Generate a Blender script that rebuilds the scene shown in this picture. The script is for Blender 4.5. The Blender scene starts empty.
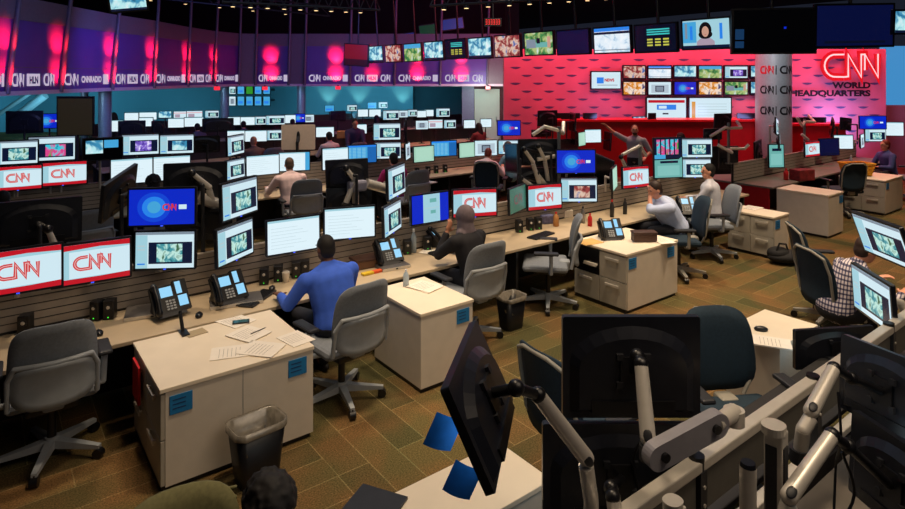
import bpy, bmesh, math, random
from mathutils import Vector, Matrix, Euler
random.seed(7)
SC = bpy.context.scene
COL = SC.collection
PI = math.pi
R = math.radians
# ------------------------------------------------------------------ camera model
F, CX, HY, H = 610.0, 452.5, 76.0, 2.85          # focal length in pixels, principal column, horizon row, eye height
A = R(37.5); ca, sa = math.cos(A), math.sin(A)   # the desk rows run 37.5 degrees off the view
T0 = -5.445                                      # eye position along y; x runs along the desk rows, y across them
def D(x, y, Y):
    X = (x - CX) * Y / F
    return Vector((X * ca + Y * sa, -X * sa + Y * ca + T0, H - (y - HY) * Y / F))
def G(x, y, z): return D(x, y, F * (H - z) / (y - HY))
def Tp(x, y, t):
    a = (x - CX) / F
    return D(x, y, (t - T0) / (-a * sa + ca))
def Sp(x, y, s):
    a = (x - CX) / F
    return D(x, y, s / (a * ca + sa))
def depth(p): return p[0] * sa + (p[1] - T0) * ca
cam_d = bpy.data.cameras.new('camera'); cam = bpy.data.objects.new('camera', cam_d); COL.objects.link(cam)
cam.location = (0, T0, H); cam.rotation_euler = (PI / 2, 0, -A)
cam_d.sensor_width = 36; cam_d.lens = F / 905 * 36; cam_d.shift_y = -(254.5 - HY) / 905
cam_d.clip_start = 0.05; cam_d.clip_end = 200
SC.camera = cam
SC.view_settings.view_transform = 'Standard'
SC.view_settings.look = 'None'
SC.view_settings.exposure = 0.0

# ------------------------------------------------------------------ materials
MATS = {}
def lin(c):
    return tuple(((v / 12.92) if v <= 0.04045 else ((v + 0.055) / 1.055) ** 2.4) for v in c)
def hexc(r, g, b): return lin((r / 255, g / 255, b / 255))
def mat(name, col, rough=0.5, metal=0.0, noise=0.0, scale=20.0, emit=None, es=1.0, spec=0.5, alpha=1.0):
    if name in MATS: return MATS[name]
    m = bpy.data.materials.new(name); m.use_nodes = True
    nt = m.node_tree; b = nt.nodes['Principled BSDF']
    b.inputs['Roughness'].default_value = rough; b.inputs['Metallic'].default_value = metal
    b.inputs['Specular IOR Level'].default_value = spec
    c4 = (*col, 1)
    b.inputs['Base Color'].default_value = c4
    if noise > 0:
        tc = nt.nodes.new('ShaderNodeTexCoord'); n = nt.nodes.new('ShaderNodeTexNoise')
        n.inputs['Scale'].default_value = scale; n.inputs['Detail'].default_value = 4
        r = nt.nodes.new('ShaderNodeValToRGB')
        r.color_ramp.elements[0].color = (*[v * (1 - noise) for v in col], 1)
        r.color_ramp.elements[1].color = (*[min(1, v * (1 + noise)) for v in col], 1)
        r.color_ramp.elements[0].position = .3; r.color_ramp.elements[1].position = .7
        nt.links.new(tc.outputs['Object'], n.inputs['Vector']); nt.links.new(n.outputs['Fac'], r.inputs['Fac'])
        nt.links.new(r.outputs['Color'], b.inputs['Base Color'])
    if emit is not None:
        b.inputs['Emission Color'].default_value = (*emit, 1); b.inputs['Emission Strength'].default_value = es
    if alpha < 1: b.inputs['Alpha'].default_value = alpha
    MATS[name] = m
    return m
def glow(name, rgb, es=1.0):
    return mat(name, (0.01, 0.01, 0.012), .25, emit=hexc(*rgb), es=es * (.84 if name.startswith('screen') else 1))
def glow_noise(name, cols, scale, es=1.0):
    if name in MATS: return MATS[name]
    m = mat(name, (0.01, 0.01, 0.01), .25)
    nt = m.node_tree; b = nt.nodes['Principled BSDF']
    tc = nt.nodes.new('ShaderNodeTexCoord'); n = nt.nodes.new('ShaderNodeTexNoise')
    n.inputs['Scale'].default_value = scale; n.inputs['Detail'].default_value = 3; n.inputs['Distortion'].default_value = .6
    r = nt.nodes.new('ShaderNodeValToRGB'); els = r.color_ramp.elements
    while len(els) < len(cols): els.new(.5)
    for i, c in enumerate(cols):
        els[i].position = .3 + .4 * i / max(1, len(cols) - 1); els[i].color = (*hexc(*c), 1)
    r.color_ramp.interpolation = 'EASE'
    nt.links.new(tc.outputs['Object'], n.inputs['Vector']); nt.links.new(n.outputs['Fac'], r.inputs['Fac'])
    nt.links.new(r.outputs['Color'], b.inputs['Emission Color']); b.inputs['Emission Strength'].default_value = es
    return m

M_black = mat('black_plastic', hexc(17, 17, 21), .35, noise=.2)
M_shell = mat('monitor_shell', hexc(27, 29, 37), .32, noise=.15)
M_dark = mat('dark_plastic', hexc(34, 35, 40), .5, noise=.15)
M_silver = mat('silver_metal', hexc(212, 206, 196), .34, .3, noise=.05)
M_steel = mat('brushed_steel', hexc(150, 150, 150), .3, .85, noise=.08)
M_grey = mat('grey_fabric', hexc(124, 130, 138), .85, noise=.1, scale=60)
M_greyplastic = mat('grey_plastic', hexc(160, 166, 172), .5, noise=.06)
M_navy = mat('navy_fabric', hexc(24, 46, 62), .85, noise=.15, scale=60)
M_navyframe = mat('chair_frame_pale', hexc(150, 146, 136), .5, noise=.06)
M_cab = mat('cream_laminate', hexc(214, 204, 190), .55, noise=.04, scale=8)
M_cabtop = mat('pale_top_laminate', hexc(236, 222, 200), .5, noise=.03, scale=6)
M_cabgrey = mat('drawer_front_grey', hexc(176, 170, 158), .5, noise=.04, scale=8)
M_desk = mat('beige_worktop', hexc(196, 176, 146), .45, noise=.05, scale=6)
M_deskdark = mat('grey_worktop', hexc(120, 112, 102), .5, noise=.06, scale=6)
M_redpanel = mat('red_panel', hexc(168, 10, 22), .5, noise=.08, scale=6)
M_blueTag = mat('blue_tag', hexc(22, 120, 184), .6, noise=.06, scale=30)
M_tagtext = mat('tag_print', hexc(14, 62, 110), .6)
M_sticky = mat('blue_note', hexc(30, 130, 230), .7, noise=.08, scale=30)
M_paper = mat('paper', hexc(240, 232, 220), .8, noise=.03, scale=20)
M_ink = mat('ink_grey', hexc(150, 145, 140), .8)
M_skin = mat('skin_light', hexc(214, 150, 122), .55, noise=.06, scale=25)
M_skind = mat('skin_dark', hexc(104, 66, 48), .55, noise=.08, scale=25)
M_skinm = mat('skin_mid', hexc(182, 124, 96), .55, noise=.06, scale=25)
M_hairblk = mat('hair_black', hexc(18, 14, 14), .75, noise=.4, scale=90)
M_hairbrn = mat('hair_brown', hexc(52, 34, 24), .6, noise=.3, scale=60)
M_hairred = mat('hair_auburn', hexc(120, 40, 26), .6, noise=.3, scale=60)
M_hairgrey = mat('hair_cropped', hexc(88, 66, 54), .7, noise=.25, scale=70)
M_trous = mat('dark_trousers', hexc(28, 30, 40), .85, noise=.15, scale=40)
M_shoe = mat('black_shoe', hexc(20, 18, 18), .4)
M_eye = mat('eye_dark', hexc(20, 16, 16), .3)
M_lip = mat('lip', hexc(150, 82, 74), .5)
M_red = mat('red_plastic', hexc(205, 30, 36), .4, noise=.06)
M_white = mat('white_plastic', hexc(235, 236, 238), .45, noise=.03)
M_led = glow('power_led', (60, 90, 255), 1.4)
M_ledg = glow('power_led_green', (70, 255, 60), 1.2)
M_wood = mat('warm_wood', hexc(196, 140, 84), .5, noise=.15, scale=12)

# ------------------------------------------------------------------ mesh building
class MB:
    def __init__(s): s.v = []; s.f = []; s.m = []; s.mats = []; s.smooth = []
    def mi(s, m):
        if m not in s.mats: s.mats.append(m)
        return s.mats.index(m)
    def add(s, vs, fs, m, M=None, smooth=False):
        o = len(s.v); i = s.mi(m)
        for v in vs:
            v = Vector(v)
            s.v.append(M @ v if M is not None else v)
        for f in fs: s.f.append([o + k for k in f]); s.m.append(i); s.smooth.append(smooth)
        return s
    def box(s, c, d, m, M=None, rz=0.0, bev=0.0):
        x, y, z = d[0] / 2, d[1] / 2, d[2] / 2
        if bev > 0:
            bm = bmesh.new(); bmesh.ops.create_cube(bm, size=1)
            bmesh.ops.scale(bm, vec=d, verts=bm.verts)
            bmesh.ops.bevel(bm, geom=list(bm.edges), offset=min(bev, x * .9, y * .9, z * .9), segments=2, affect='EDGES', profile=.5)
            bm.verts.index_update()
            vs = [v.co.copy() for v in bm.verts]; fs = [[v.index for v in f.verts] for f in bm.faces]; bm.free()
        else:
            vs = [(-x, -y, -z), (x, -y, -z), (x, y, -z), (-x, y, -z), (-x, -y, z), (x, -y, z), (x, y, z), (-x, y, z)]
            fs = [(0, 3, 2, 1), (4, 5, 6, 7), (0, 1, 5, 4), (1, 2, 6, 5), (2, 3, 7, 6), (3, 0, 4, 7)]
        L = Matrix.Translation(Vector(c)) @ Matrix.Rotation(rz, 4, 'Z')
        return s.add(vs, fs, m, (M @ L) if M is not None else L)
    def span(s, a, b, m, M=None, bev=0.0):
        a = Vector(a); b = Vector(b)
        return s.box((a + b) / 2, [abs(b[i] - a[i]) for i in range(3)], m, M, 0, bev)
    def cyl(s, p0, p1, r0, r1=None, m=None, n=12, M=None, cap=True):
        r1 = r0 if r1 is None else r1
        p0 = Vector(p0); p1 = Vector(p1); d = p1 - p0
        q = d.to_track_quat('Z', 'Y').to_matrix().to_4x4()
        L = Matrix.Translation(p0) @ q; h = d.length
        vs = []; fs = []
        for k in range(n):
            a = 2 * PI * k / n; vs.append((math.cos(a) * r0, math.sin(a) * r0, 0))
        for k in range(n):
            a = 2 * PI * k / n; vs.append((math.cos(a) * r1, math.sin(a) * r1, h))
        for k in range(n):
            j = (k + 1) % n; fs.append((k, j, n + j, n + k))
        X = (M @ L) if M is not None else L
        s.add(vs, fs, m, X, True)
        if cap: s.add(vs, [tuple(range(n - 1, -1, -1)), tuple(range(n, 2 * n))], m, X)
        return s
    def tube(s, pts, r, m, n=8, M=None):
        pts = [Vector(p) for p in pts]
        for a, b in zip(pts, pts[1:]):
            if (b - a).length > 1e-5: s.cyl(a, b, r, r, m, n, M)
        for p in pts[1:-1]: s.ell(p, (r, r, r), m, M=M, nu=n, nv=5)
        return s
    def ell(s, c, r, m, rot=None, M=None, nu=16, nv=10):
        vs = [(0, 0, -r[2])]; fs = []
        for j in range(1, nv):
            ph = -PI / 2 + PI * j / nv
            for k in range(nu):
                a = 2 * PI * k / nu
                vs.append((r[0] * math.cos(ph) * math.cos(a), r[1] * math.cos(ph) * math.sin(a), r[2] * math.sin(ph)))
        vs.append((0, 0, r[2])); top = len(vs) - 1
        for k in range(nu):
            j = (k + 1) % nu
            fs.append((0, 1 + j, 1 + k)); fs.append((top, 1 + (nv - 2) * nu + k, 1 + (nv - 2) * nu + j))
            for q in range(nv - 2):
                b = 1 + q * nu; fs.append((b + k, b + j, b + nu + j, b + nu + k))
        L = Matrix.Translation(Vector(c))
        if rot is not None: L = L @ rot.to_4x4()
        return s.add(vs, fs, m, (M @ L) if M is not None else L, True)
    def prism(s, poly, y0, y1, m, M=None):
        """poly in the local x-z plane, extruded along y."""
        n = len(poly)
        vs = [(p[0], y0, p[1]) for p in poly] + [(p[0], y1, p[1]) for p in poly]
        fs = [tuple(range(n)), tuple(range(2 * n - 1, n - 1, -1))] + [(k, n + k, n + (k + 1) % n, (k + 1) % n) for k in range(n)]
        return s.add(vs, fs, m, M)
    def lathe(s, prof, m, c=(0, 0, 0), n=16, M=None):
        vs = []; fs = []
        for r, z in prof:
            for k in range(n):
                a = 2 * PI * k / n; vs.append((r * math.cos(a), r * math.sin(a), z))
        for j in range(len(prof) - 1):
            for k in range(n):
                q = (k + 1) % n; fs.append((j * n + k, j * n + q, (j + 1) * n + q, (j + 1) * n + k))
        fs.append(tuple(range(n - 1, -1, -1))); fs.append(tuple((len(prof) - 1) * n + k for k in range(n)))
        L = Matrix.Translation(Vector(c))
        return s.add(vs, fs, m, (M @ L) if M is not None else L, True)
    def quad(s, x0, z0, x1, z1, y, m, M=None):
        return s.add([(x0, y, z0), (x1, y, z0), (x1, y, z1), (x0, y, z1)], [(0, 1, 2, 3)], m, M)
    def ribbon(s, pts, w, y, m, M=None):
        pts = [Vector((p[0], p[1])) for p in pts]; n = len(pts); L = []; Rr = []
        for i, p in enumerate(pts):
            if i == 0: d = (pts[1] - p).normalized(); nn = Vector((-d.y, d.x)); k = 1
            elif i == n - 1: d = (p - pts[i - 1]).normalized(); nn = Vector((-d.y, d.x)); k = 1
            else:
                d0 = (p - pts[i - 1]).normalized(); d1 = (pts[i + 1] - p).normalized()
                n0 = Vector((-d0.y, d0.x)); n1 = Vector((-d1.y, d1.x)); nn = (n0 + n1)
                if nn.length < .05: nn = n0
                nn.normalize(); k = min(2.2, 1 / max(.3, nn.dot(n0)))
            L.append(p + nn * w * .5 * k); Rr.append(p - nn * w * .5 * k)
        vs = [(p.x, y, p.y) for p in L] + [(p.x, y, p.y) for p in Rr]
        fs = [(n + i, n + i + 1, i + 1, i) for i in range(n - 1)]
        return s.add(vs, fs, m, M)
    def mesh(s, name):
        me = bpy.data.meshes.new(name); me.from_pydata([tuple(v) for v in s.v], [], s.f)
        for m in s.mats: me.materials.append(m)
        me.polygons.foreach_set('material_index', s.m); me.polygons.foreach_set('use_smooth', s.smooth)
        me.update(); return me
def rrect(w, h, r, n=4, cx=0, cz=0):
    out = []
    for (x, z, a0) in ((w / 2 - r, h / 2 - r, 0), (-w / 2 + r, h / 2 - r, 90), (-w / 2 + r, -h / 2 + r, 180), (w / 2 - r, -h / 2 + r, 270)):
        for k in range(n + 1):
            a = R(a0 + 90 * k / n); out.append((cx + x + r * math.cos(a), cz + z + r * math.sin(a)))
    return out
def link(name, me, parent=None, loc=None, rot=None):
    o = bpy.data.objects.new(name, me); COL.objects.link(o)
    if parent is not None: o.parent = parent
    if loc is not None: o.location = loc
    if rot is not None: o.rotation_euler = rot
    return o
def part(name, mb, parent): return link(name, mb.mesh(name), parent)
def thing(name, label, cat, loc=(0, 0, 0), rot=(0, 0, 0), group=None):
    o = link(name, None, None, loc, rot); o.empty_display_size = .1
    o['label'] = label; o['category'] = cat
    if group: o['group'] = group
    return o
def solo(name, mb, label, cat, loc=(0, 0, 0), rot=(0, 0, 0), group=None):
    o = link(name, mb if isinstance(mb, bpy.types.Mesh) else mb.mesh(name), None, loc, rot); o['label'] = label; o['category'] = cat
    if group: o['group'] = group
    return o
def struct(name, mb):
    o = link(name, mb.mesh(name)); o['kind'] = 'structure'; return o
def dup(root, loc, rot, label, group=None):
    r = root.copy(); COL.objects.link(r); r.location = loc; r.rotation_euler = rot; r['label'] = label
    if group: r['group'] = group
    elif 'group' in r: del r['group']
    for c in list(root.children):
        k = c.copy(); COL.objects.link(k); k.parent = r
        for g in c.children:
            q = g.copy(); COL.objects.link(q); q.parent = k
    return r
_TXT = {}
def text_geo(txt):
    if txt not in _TXT:
        cu = bpy.data.curves.new('t', 'FONT'); cu.body = txt; cu.size = 1.0; cu.resolution_u = 3
        cu.offset = .05
        o = bpy.data.objects.new('t', cu); COL.objects.link(o)
        dg = bpy.context.evaluated_depsgraph_get(); dg.update()
        me = bpy.data.meshes.new_from_object(o.evaluated_get(dg))
        vs = [v.co.copy() for v in me.vertices]; fs = [list(p.vertices) for p in me.polygons]
        bpy.data.objects.remove(o); bpy.data.curves.remove(cu); bpy.data.meshes.remove(me)
        x0 = min(v.x for v in vs); x1 = max(v.x for v in vs); y0 = min(v.y for v in vs); y1 = max(v.y for v in vs)
        _TXT[txt] = ([((v.x - x0) / (x1 - x0), (v.y - y0) / (y1 - y0)) for v in vs], fs, (x1 - x0) / (y1 - y0))
    return _TXT[txt]
def put_text(mb, txt, x0, z0, w, h, y, m, M=None):
    vs, fs, asp = text_geo(txt)
    mb.add([(x0 + a * w, y, z0 + b * h) for a, b in vs], fs, m, M)
def logo_paths():
    p = []
    for k in range(13):
        a = R(62 + (298 - 62) * k / 12); p.append((.20 + .20 * math.cos(a) * 1.0, .5 + .5 * math.sin(a)))
    c = [(.36, 1.0)] + p[1:-1] + [(.36, 0.0)]
    n = [(.36, 0.0), (.43, 0.02), (.43, 1.0), (.665, 0.0), (.665, 1.0), (.73, 1.0), (.73, .3), (.735, 1.0), (.97, 0.0), (.97, 1.03)]
    return c, n
def put_logo(mb, x0, z0, w, h, y, m, inline=None, lw=.17, M=None, step=.0008):
    c, n = logo_paths(); f = lambda P: [(x0 + a * w, z0 + b * h) for a, b in P]
    mb.ribbon(f(c), lw * h, y, m, M); mb.ribbon(f(n), lw * h, y - step * .5, m, M)
    if inline is not None:
        mb.ribbon(f(c), lw * h * .24, y - step, inline, M); mb.ribbon(f(n), lw * h * .24, y - step * 1.5, inline, M)

# ------------------------------------------------------------------ screens
S_white = glow('screen_white', (214, 240, 250), 1.1)
S_pale = glow('screen_pale_blue', (172, 222, 236), 1.0)
S_paper = glow('screen_page', (226, 246, 254), 1.15)
S_line = glow('screen_line', (196, 222, 230), .95)
S_red = glow('screen_red', (206, 24, 40), 1.0)
S_logo = glow('screen_logo_red', (222, 60, 62), 1.0)
S_logo2 = glow('screen_logo_pale', (244, 190, 190), 1.0)
S_blue = glow('screen_blue', (12, 44, 210), 1.0)
S_azure = glow('screen_azure', (44, 140, 250), 1.0)
S_sky = glow('screen_sky', (74, 176, 232), 1.0)
S_navy = glow('screen_navy', (14, 26, 58), .9)
S_teal = glow('screen_teal', (120, 196, 190), .9)
S_green = glow('screen_green', (60, 120, 100), .8)
S_mint = glow('screen_mint', (176, 224, 200), 1.0)
S_dark = glow('screen_dark', (8, 14, 40), .8)
S_off = mat('screen_off', hexc(12, 12, 16), .12)
S_cyan = glow('screen_cyan', (70, 220, 220), .9)
S_yel = glow('screen_yellow', (220, 220, 90), .9)
S_orange = glow('screen_orange', (240, 170, 60), .9)
S_gr = glow('screen_grass', (50, 160, 30), .9)
S_purp = glow('screen_violet', (90, 60, 160), .9)
S_ltgrey = glow('screen_grey', (150, 168, 186), .8)
S_skin = glow('screen_face', (226, 172, 150), .9)
S_hair = glow('screen_hair', (24, 18, 22), .8)
S_pink = glow('screen_pink', (190, 170, 190), .9)
N_city = glow_noise('picture_city', [(20, 60, 80), (70, 150, 160), (190, 230, 220), (60, 100, 70)], 14)
N_people = glow_noise('picture_people', [(30, 24, 30), (150, 60, 60), (220, 190, 170), (60, 100, 170)], 6)
N_purple = glow_noise('picture_stage', [(40, 30, 110), (120, 90, 200), (230, 220, 255)], 14)
N_green = glow_noise('picture_field', [(20, 60, 30), (60, 130, 70), (170, 190, 120), (200, 220, 220)], 5)
N_cool = glow_noise('picture_cool', [(20, 50, 90), (60, 140, 180), (180, 230, 235), (230, 240, 245)], 5)
N_warm = glow_noise('picture_warm', [(60, 30, 20), (220, 140, 40), (240, 220, 200), (60, 60, 110)], 6)
N_ice = glow_noise('picture_ice', [(150, 190, 220), (225, 238, 248), (240, 246, 252)], 6)
N_bars = glow_noise('picture_bars', [(20, 40, 120), (60, 200, 220), (220, 60, 140), (50, 160, 60)], 8)
def screen_mesh(kind, w, h, flip=False):
    key = (kind, round(w, 3), round(h, 3))
    if key in _SCR: return _SCR[key]
    b = MB(); e = .0009
    def q(x0, z0, x1, z1, m, k=1):       # fractions of the screen, origin lower left
        b.quad(-w / 2 + x0 * w, -h / 2 + z0 * h, -w / 2 + x1 * w, -h / 2 + z1 * h, -e * k, m)
    def base(m): q(0, 0, 1, 1, m, 0)
    if kind == 'logo' or kind == 'logogreen':
        base(S_pale if kind == 'logo' else S_green)
        if kind == 'logo':
            q(.2, .14, 1, .82, S_white)
            b.add([(-w / 2, -e * 2, h / 2), (-w / 2, -e * 2, h * .35), (w * .1, -e * 2, h * .40), (w / 2, -e * 2, h * .36), (w / 2, -e * 2, h / 2)], [(0, 1, 2, 3, 4)], S_red)
            b.add([(-w / 2, -e * 2, -h / 2), (w / 2, -e * 2, -h / 2), (w / 2, -e * 2, -h * .36), (w * .1, -e * 2, -h * .38), (-w / 2, -e * 2, -h * .37)], [(0, 1, 2, 3, 4)], S_red)
        put_logo(b, -.23 * w, -.15 * h, .47 * w, .31 * h, -e * 3, S_logo if kind == 'logo' else glow('screen_logo_dull', (130, 90, 90), .7), S_logo2 if kind == 'logo' else None, .27, step=e)
    elif kind == 'blue':
        base(S_blue)
        for i, (r, m) in enumerate(((.42, glow('screen_blue2', (20, 74, 226), 1)), (.3, S_azure), (.17, S_sky))):
            pts = [(-.12 * w + r * .9 * h * 1.2 * math.cos(2 * PI * k / 24), r * h * math.sin(2 * PI * k / 24)) for k in range(24)]
            b.add([(x, -e * (i + 1), z) for x, z in pts], [tuple(range(24))], m)
        put_logo(b, .02 * w, -.08 * h, .2 * w, .15 * h, -e * 5, S_logo, None, .26, step=e)
        q(.76, .43, .88, .56, S_white, 5)
    elif kind.startswith('app'):
        base(S_white); q(0, 0, .2, .92, S_pale); q(.22, .12, .97, .72, S_navy, 2); q(0, .93, 1, 1, S_ltgrey, 2)
        pic = {'app': N_city, 'apppeople': N_people, 'apppurple': N_purple, 'appcool': N_cool, 'appbars': N_bars}[kind]
        q(.36, .17, .80, .67, pic, 3); q(.03, .6, .16, .64, S_line, 3); q(.03, .5, .16, .54, S_line, 3); q(.03, .1, .16, .14, S_azure, 3)
    elif kind == 'doc':
        base(S_paper); q(0, .94, 1, 1, S_pale)
        for k in range(7): q(.06, .16 + .1 * k, .5 + .35 * ((k * 37) % 10) / 10, .168 + .1 * k, S_line)
    elif kind == 'docblue':
        base(S_paper); q(0, .94, 1, 1, S_pale); q(.86, 0, 1, 1, S_sky, 2); q(.3, .6, .5, .63, S_line)
        for k in range(5): q(.06, .2 + .12 * k, .7, .207 + .12 * k, S_line)
    elif kind == 'list':
        base(S_sky); q(0, .9, 1, 1, S_azure)
        for k in range(4): q(.04 + .16 * k, .08, .16 + .16 * k, .86, glow('screen_sky2', (120, 204, 240), 1), 2)
        for k in range(9): q(.03, .12 + .085 * k, .66, .135 + .085 * k, S_azure, 3)
        q(.7, 0, 1, .9, glow('screen_blue3', (30, 110, 190), 1), 2)
    elif kind == 'half':
        base(S_blue); q(.3, 0, .76, 1, S_pale); q(.48, .7, .66, .84, S_teal, 2); q(.5, .3, .64, .42, S_teal, 2)
        q(.33, .5, .72, .52, S_line, 2)
    elif kind == 'page':
        base(S_white); q(.12, .12, .9, .8, glow('screen_page2', (190, 210, 224), 1)); q(.3, .22, .7, .7, S_navy, 2); q(.34, .28, .66, .64, S_ltgrey, 3)
    elif kind == 'pinkpage':
        base(S_white); q(0, .7, 1, .84, glow('screen_pinkish', (238, 190, 200), 1)); q(.1, .15, .5, .6, S_pink, 2)
    elif kind == 'tealdoc':
        base(S_teal); q(.2, .72, .85, .84, S_navy); q(.1, .1, .9, .6, glow('screen_teal2', (140, 210, 204), .95))
    elif kind == 'mint': base(S_mint); q(.1, .1, .9, .9, glow('screen_mint2', (186, 232, 210), 1))
    elif kind == 'skyhalf': base(S_off); q(.06, .3, .5, .92, N_cool); q(.53, .55, .9, .92, S_sky)
    elif kind == 'colour':
        base(S_navy)
        for k in range(5): q(.08 + .17 * k, .2, .2 + .17 * k, .95, N_bars, 2)
        q(0, 0, .4, .2, S_sky, 2)
    elif kind == 'news':
        base(S_white); q(.03, .8, .97, .92, S_red); q(.25, .5, .75, .72, S_azure, 2); q(.3, .55, .5, .67, S_white, 3); q(.4, .3, .55, .36, S_navy, 2)
    elif kind == 'newslogo':
        base(S_white); put_text(b, 'NEWS', -.05 * w, -.09 * h, .34 * w, .2 * h, -e * 2, S_red); q(.18, .3, .42, .68, S_azure); q(.2, .18, .9, .22, S_ltgrey, 2)
    elif kind == 'table':
        base(S_white); q(.05, .1, .14, .85, S_orange)
        for k in range(6): q(.2, .14 + .12 * k, .9, .16 + .12 * k, S_line, 2)
    elif kind == 'cool': base(N_cool); q(0, 0, 1, .12, S_navy)
    elif kind == 'people': base(N_people)
    elif kind == 'warm': base(N_warm)
    elif kind == 'field': base(N_green); q(0, .75, 1, 1, S_sky)
    elif kind == 'ice': base(N_ice); q(0, .86, 1, 1, S_azure); q(0, .74, 1, .84, S_navy); q(0, .08, 1, .12, S_ltgrey, 2)
    elif kind == 'street': base(N_green); q(.05, .3, .4, .7, S_ltgrey); q(.4, .32, .9, .55, S_teal, 2); q(.44, .5, .56, .75, S_dark, 3); q(.82, .3, .93, .8, S_skin, 3)
    elif kind == 'data':
        base(S_dark)
        for k in range(3): q(.3, .62 + .09 * k, .86, .67 + .09 * k, S_cyan, 2)
        for k in range(3):
            for j in range(3): q(.3 + .2 * j, .2 + .11 * k, .44 + .2 * j, .26 + .11 * k, S_yel, 2)
    elif kind == 'darkblue': base(glow('screen_night', (8, 18, 70), .7)); q(.1, .06, .9, .12, S_dark)
    elif kind == 'darkglass': base(S_off); q(.02, .3, .13, .55, glow('screen_dim', (24, 66, 110), .7)); q(.02, .1, .13, .26, glow('screen_dim', (24, 66, 110), .7)); q(.62, .55, .65, .6, S_blue, 2)  # dim blue patches are reflections painted on the dark glass
    elif kind == 'darkred': base(glow('screen_darkred', (130, 14, 22), .9)); q(0, 0, 1, .3, glow('screen_darkred2', (50, 8, 12), .9))
    elif kind == 'anchor':
        base(S_pale); q(0, .2, .3, .95, S_sky); q(.05, .35, .1, .9, S_ltgrey, 2); q(.16, .3, .22, .8, S_azure, 2); q(.8, .3, .86, .85, S_azure, 2)
        def disc(cx, cz, rx, rz, m, k): b.add([(cx * w + rx * w * math.cos(2 * PI * i / 20), -e * k, cz * h + rz * h * math.sin(2 * PI * i / 20)) for i in range(20)], [tuple(range(20))], m)
        b.add([(-.2 * w, -e * 3, -.5 * h), (.2 * w, -e * 3, -.5 * h), (.19 * w, -e * 3, -.27 * h), (.1 * w, -e * 3, -.15 * h), (-.1 * w, -e * 3, -.15 * h), (-.19 * w, -e * 3, -.27 * h)], [tuple(range(6))], S_pink)
        q(0, 0, 1, .1, S_navy, 5)
        disc(.0, .12, .135, .3, S_hair, 4); disc(0, -.02, .15, .16, S_hair, 4.2); disc(.0, .08, .075, .19, S_skin, 5.5)
        q(.485, .46, .515, .475, S_red, 6.5)
    elif kind == 'off': base(S_off)
    elif kind == 'bluegrn': base(S_gr)
    elif kind == 'skyonly': base(S_sky); q(.1, .2, .8, .5, S_azure)
    else: base(S_white); q(.06, .1, .94, .14, S_line)
    _SCR[key] = b.mesh('screen_' + kind); return _SCR[key]
_SCR = {}; _HOUS = {}
def housing_mesh(w, h):
    key = (round(w, 3), round(h, 3))
    if key not in _HOUS:
        b = MB()
        b.prism(rrect(w, h, .012), 0, .032, M_shell)
        # raised arched back
        arch = [(-w * .45, -h * .44), (w * .45, -h * .44), (w * .45, h * .05)]
        arch += [(w * .45 * math.cos(a), h * .05 + h * .36 * math.sin(a)) for a in [PI * k / 12 for k in range(1, 12)]] + [(-w * .45, h * .05)]
        n = len(arch); ins = [(x * .86, z * .82 - h * .03) for x, z in arch]
        b.add([(x, .032, z) for x, z in arch] + [(x, .058, z) for x, z in ins], [(k, n + k, n + (k + 1) % n, (k + 1) % n) for k in range(n)] + [tuple(range(2 * n - 1, n - 1, -1))], M_shell)
        b.span((-.06, .05, -.06), (.06, .068, .06), M_black)
        for sx in (-1, 1):
            for sz in (-1, 1): b.span((sx * .062 - .014, .05, sz * .062 - .014), (sx * .062 + .014, .074, sz * .062 + .014), M_dark)
        b.span((-w * .3, .05, -h * .42), (w * .3, .066, -h * .3), M_black)
        _HOUS[key] = b.mesh('housing')
    return _HOUS[key]
_led = MB(); _led.span((-.012, -.004, -.004), (.012, 0, .004), M_led); LEDME = _led.mesh('power_light')
def monitor(px, py, plane, yaw, kind, label, w=.58, h=.36, tilt=0.0, roll=0.0, group=None, mount=None, led=False, name='monitor', pos=None, bez=.018, parts=True):
    """plane: ('t', v), ('s', v), ('Y', v). mount: ('rail', y, z) arm to the rail, ('stand', z) foot on a worktop, None."""
    p = pos if pos is not None else {'t': Tp, 's': Sp, 'Y': D}[plane[0]](px, py, plane[1])
    r = Euler((-R(tilt), R(roll), R(yaw)), 'XYZ')
    o = thing(name, label, 'monitor', p, r, group)
    link('housing', housing_mesh(w, h), o)
    s = link('screen', screen_mesh(kind, w - 2 * bez, h - 2 * bez), o, (0, -.0015, 0))
    if led: link('power_light', LEDME, o, (0, -.001, -h / 2 + .008))
    if mount:
        Mi = (Matrix.Translation(p) @ r.to_matrix().to_4x4()).inverted(); b = MB()
        if mount[0] == 'rail':
            tgt = Vector((p.x, mount[1], mount[2])); a = Vector((0, .05, 0)); e = Mi @ Vector(((Matrix.Translation(p) @ r.to_matrix().to_4x4()) @ Vector((0, .12, 0)))); 
            t1 = Mi @ Vector((tgt.x, tgt.y, p.z)) if abs(p.z - tgt.z) > .12 else None
            pts = [a, Vector((0, .10, 0))] + ([t1] if t1 is not None else []) + [Mi @ tgt]
            b.tube(pts, .018, M_dark if kind == 'off' else M_silver, 8)
        else:
            foot = Mi @ Vector((p.x, p.y, mount[1]))
            wp = (Matrix.Translation(p) @ r.to_matrix().to_4x4()) @ Vector((0, .06, 0))
            f1 = Mi @ Vector((wp.x, wp.y, mount[1] + .012))
            b.tube([Vector((0, .045, -.02)), f1], .022, M_dark, 8)
            b.cyl(Mi @ Vector((wp.x, wp.y, mount[1])), f1, .11, .1, M_dark, 14)
        part('mount' if mount[0] == 'rail' else 'stand', b, o)
    return o

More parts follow.
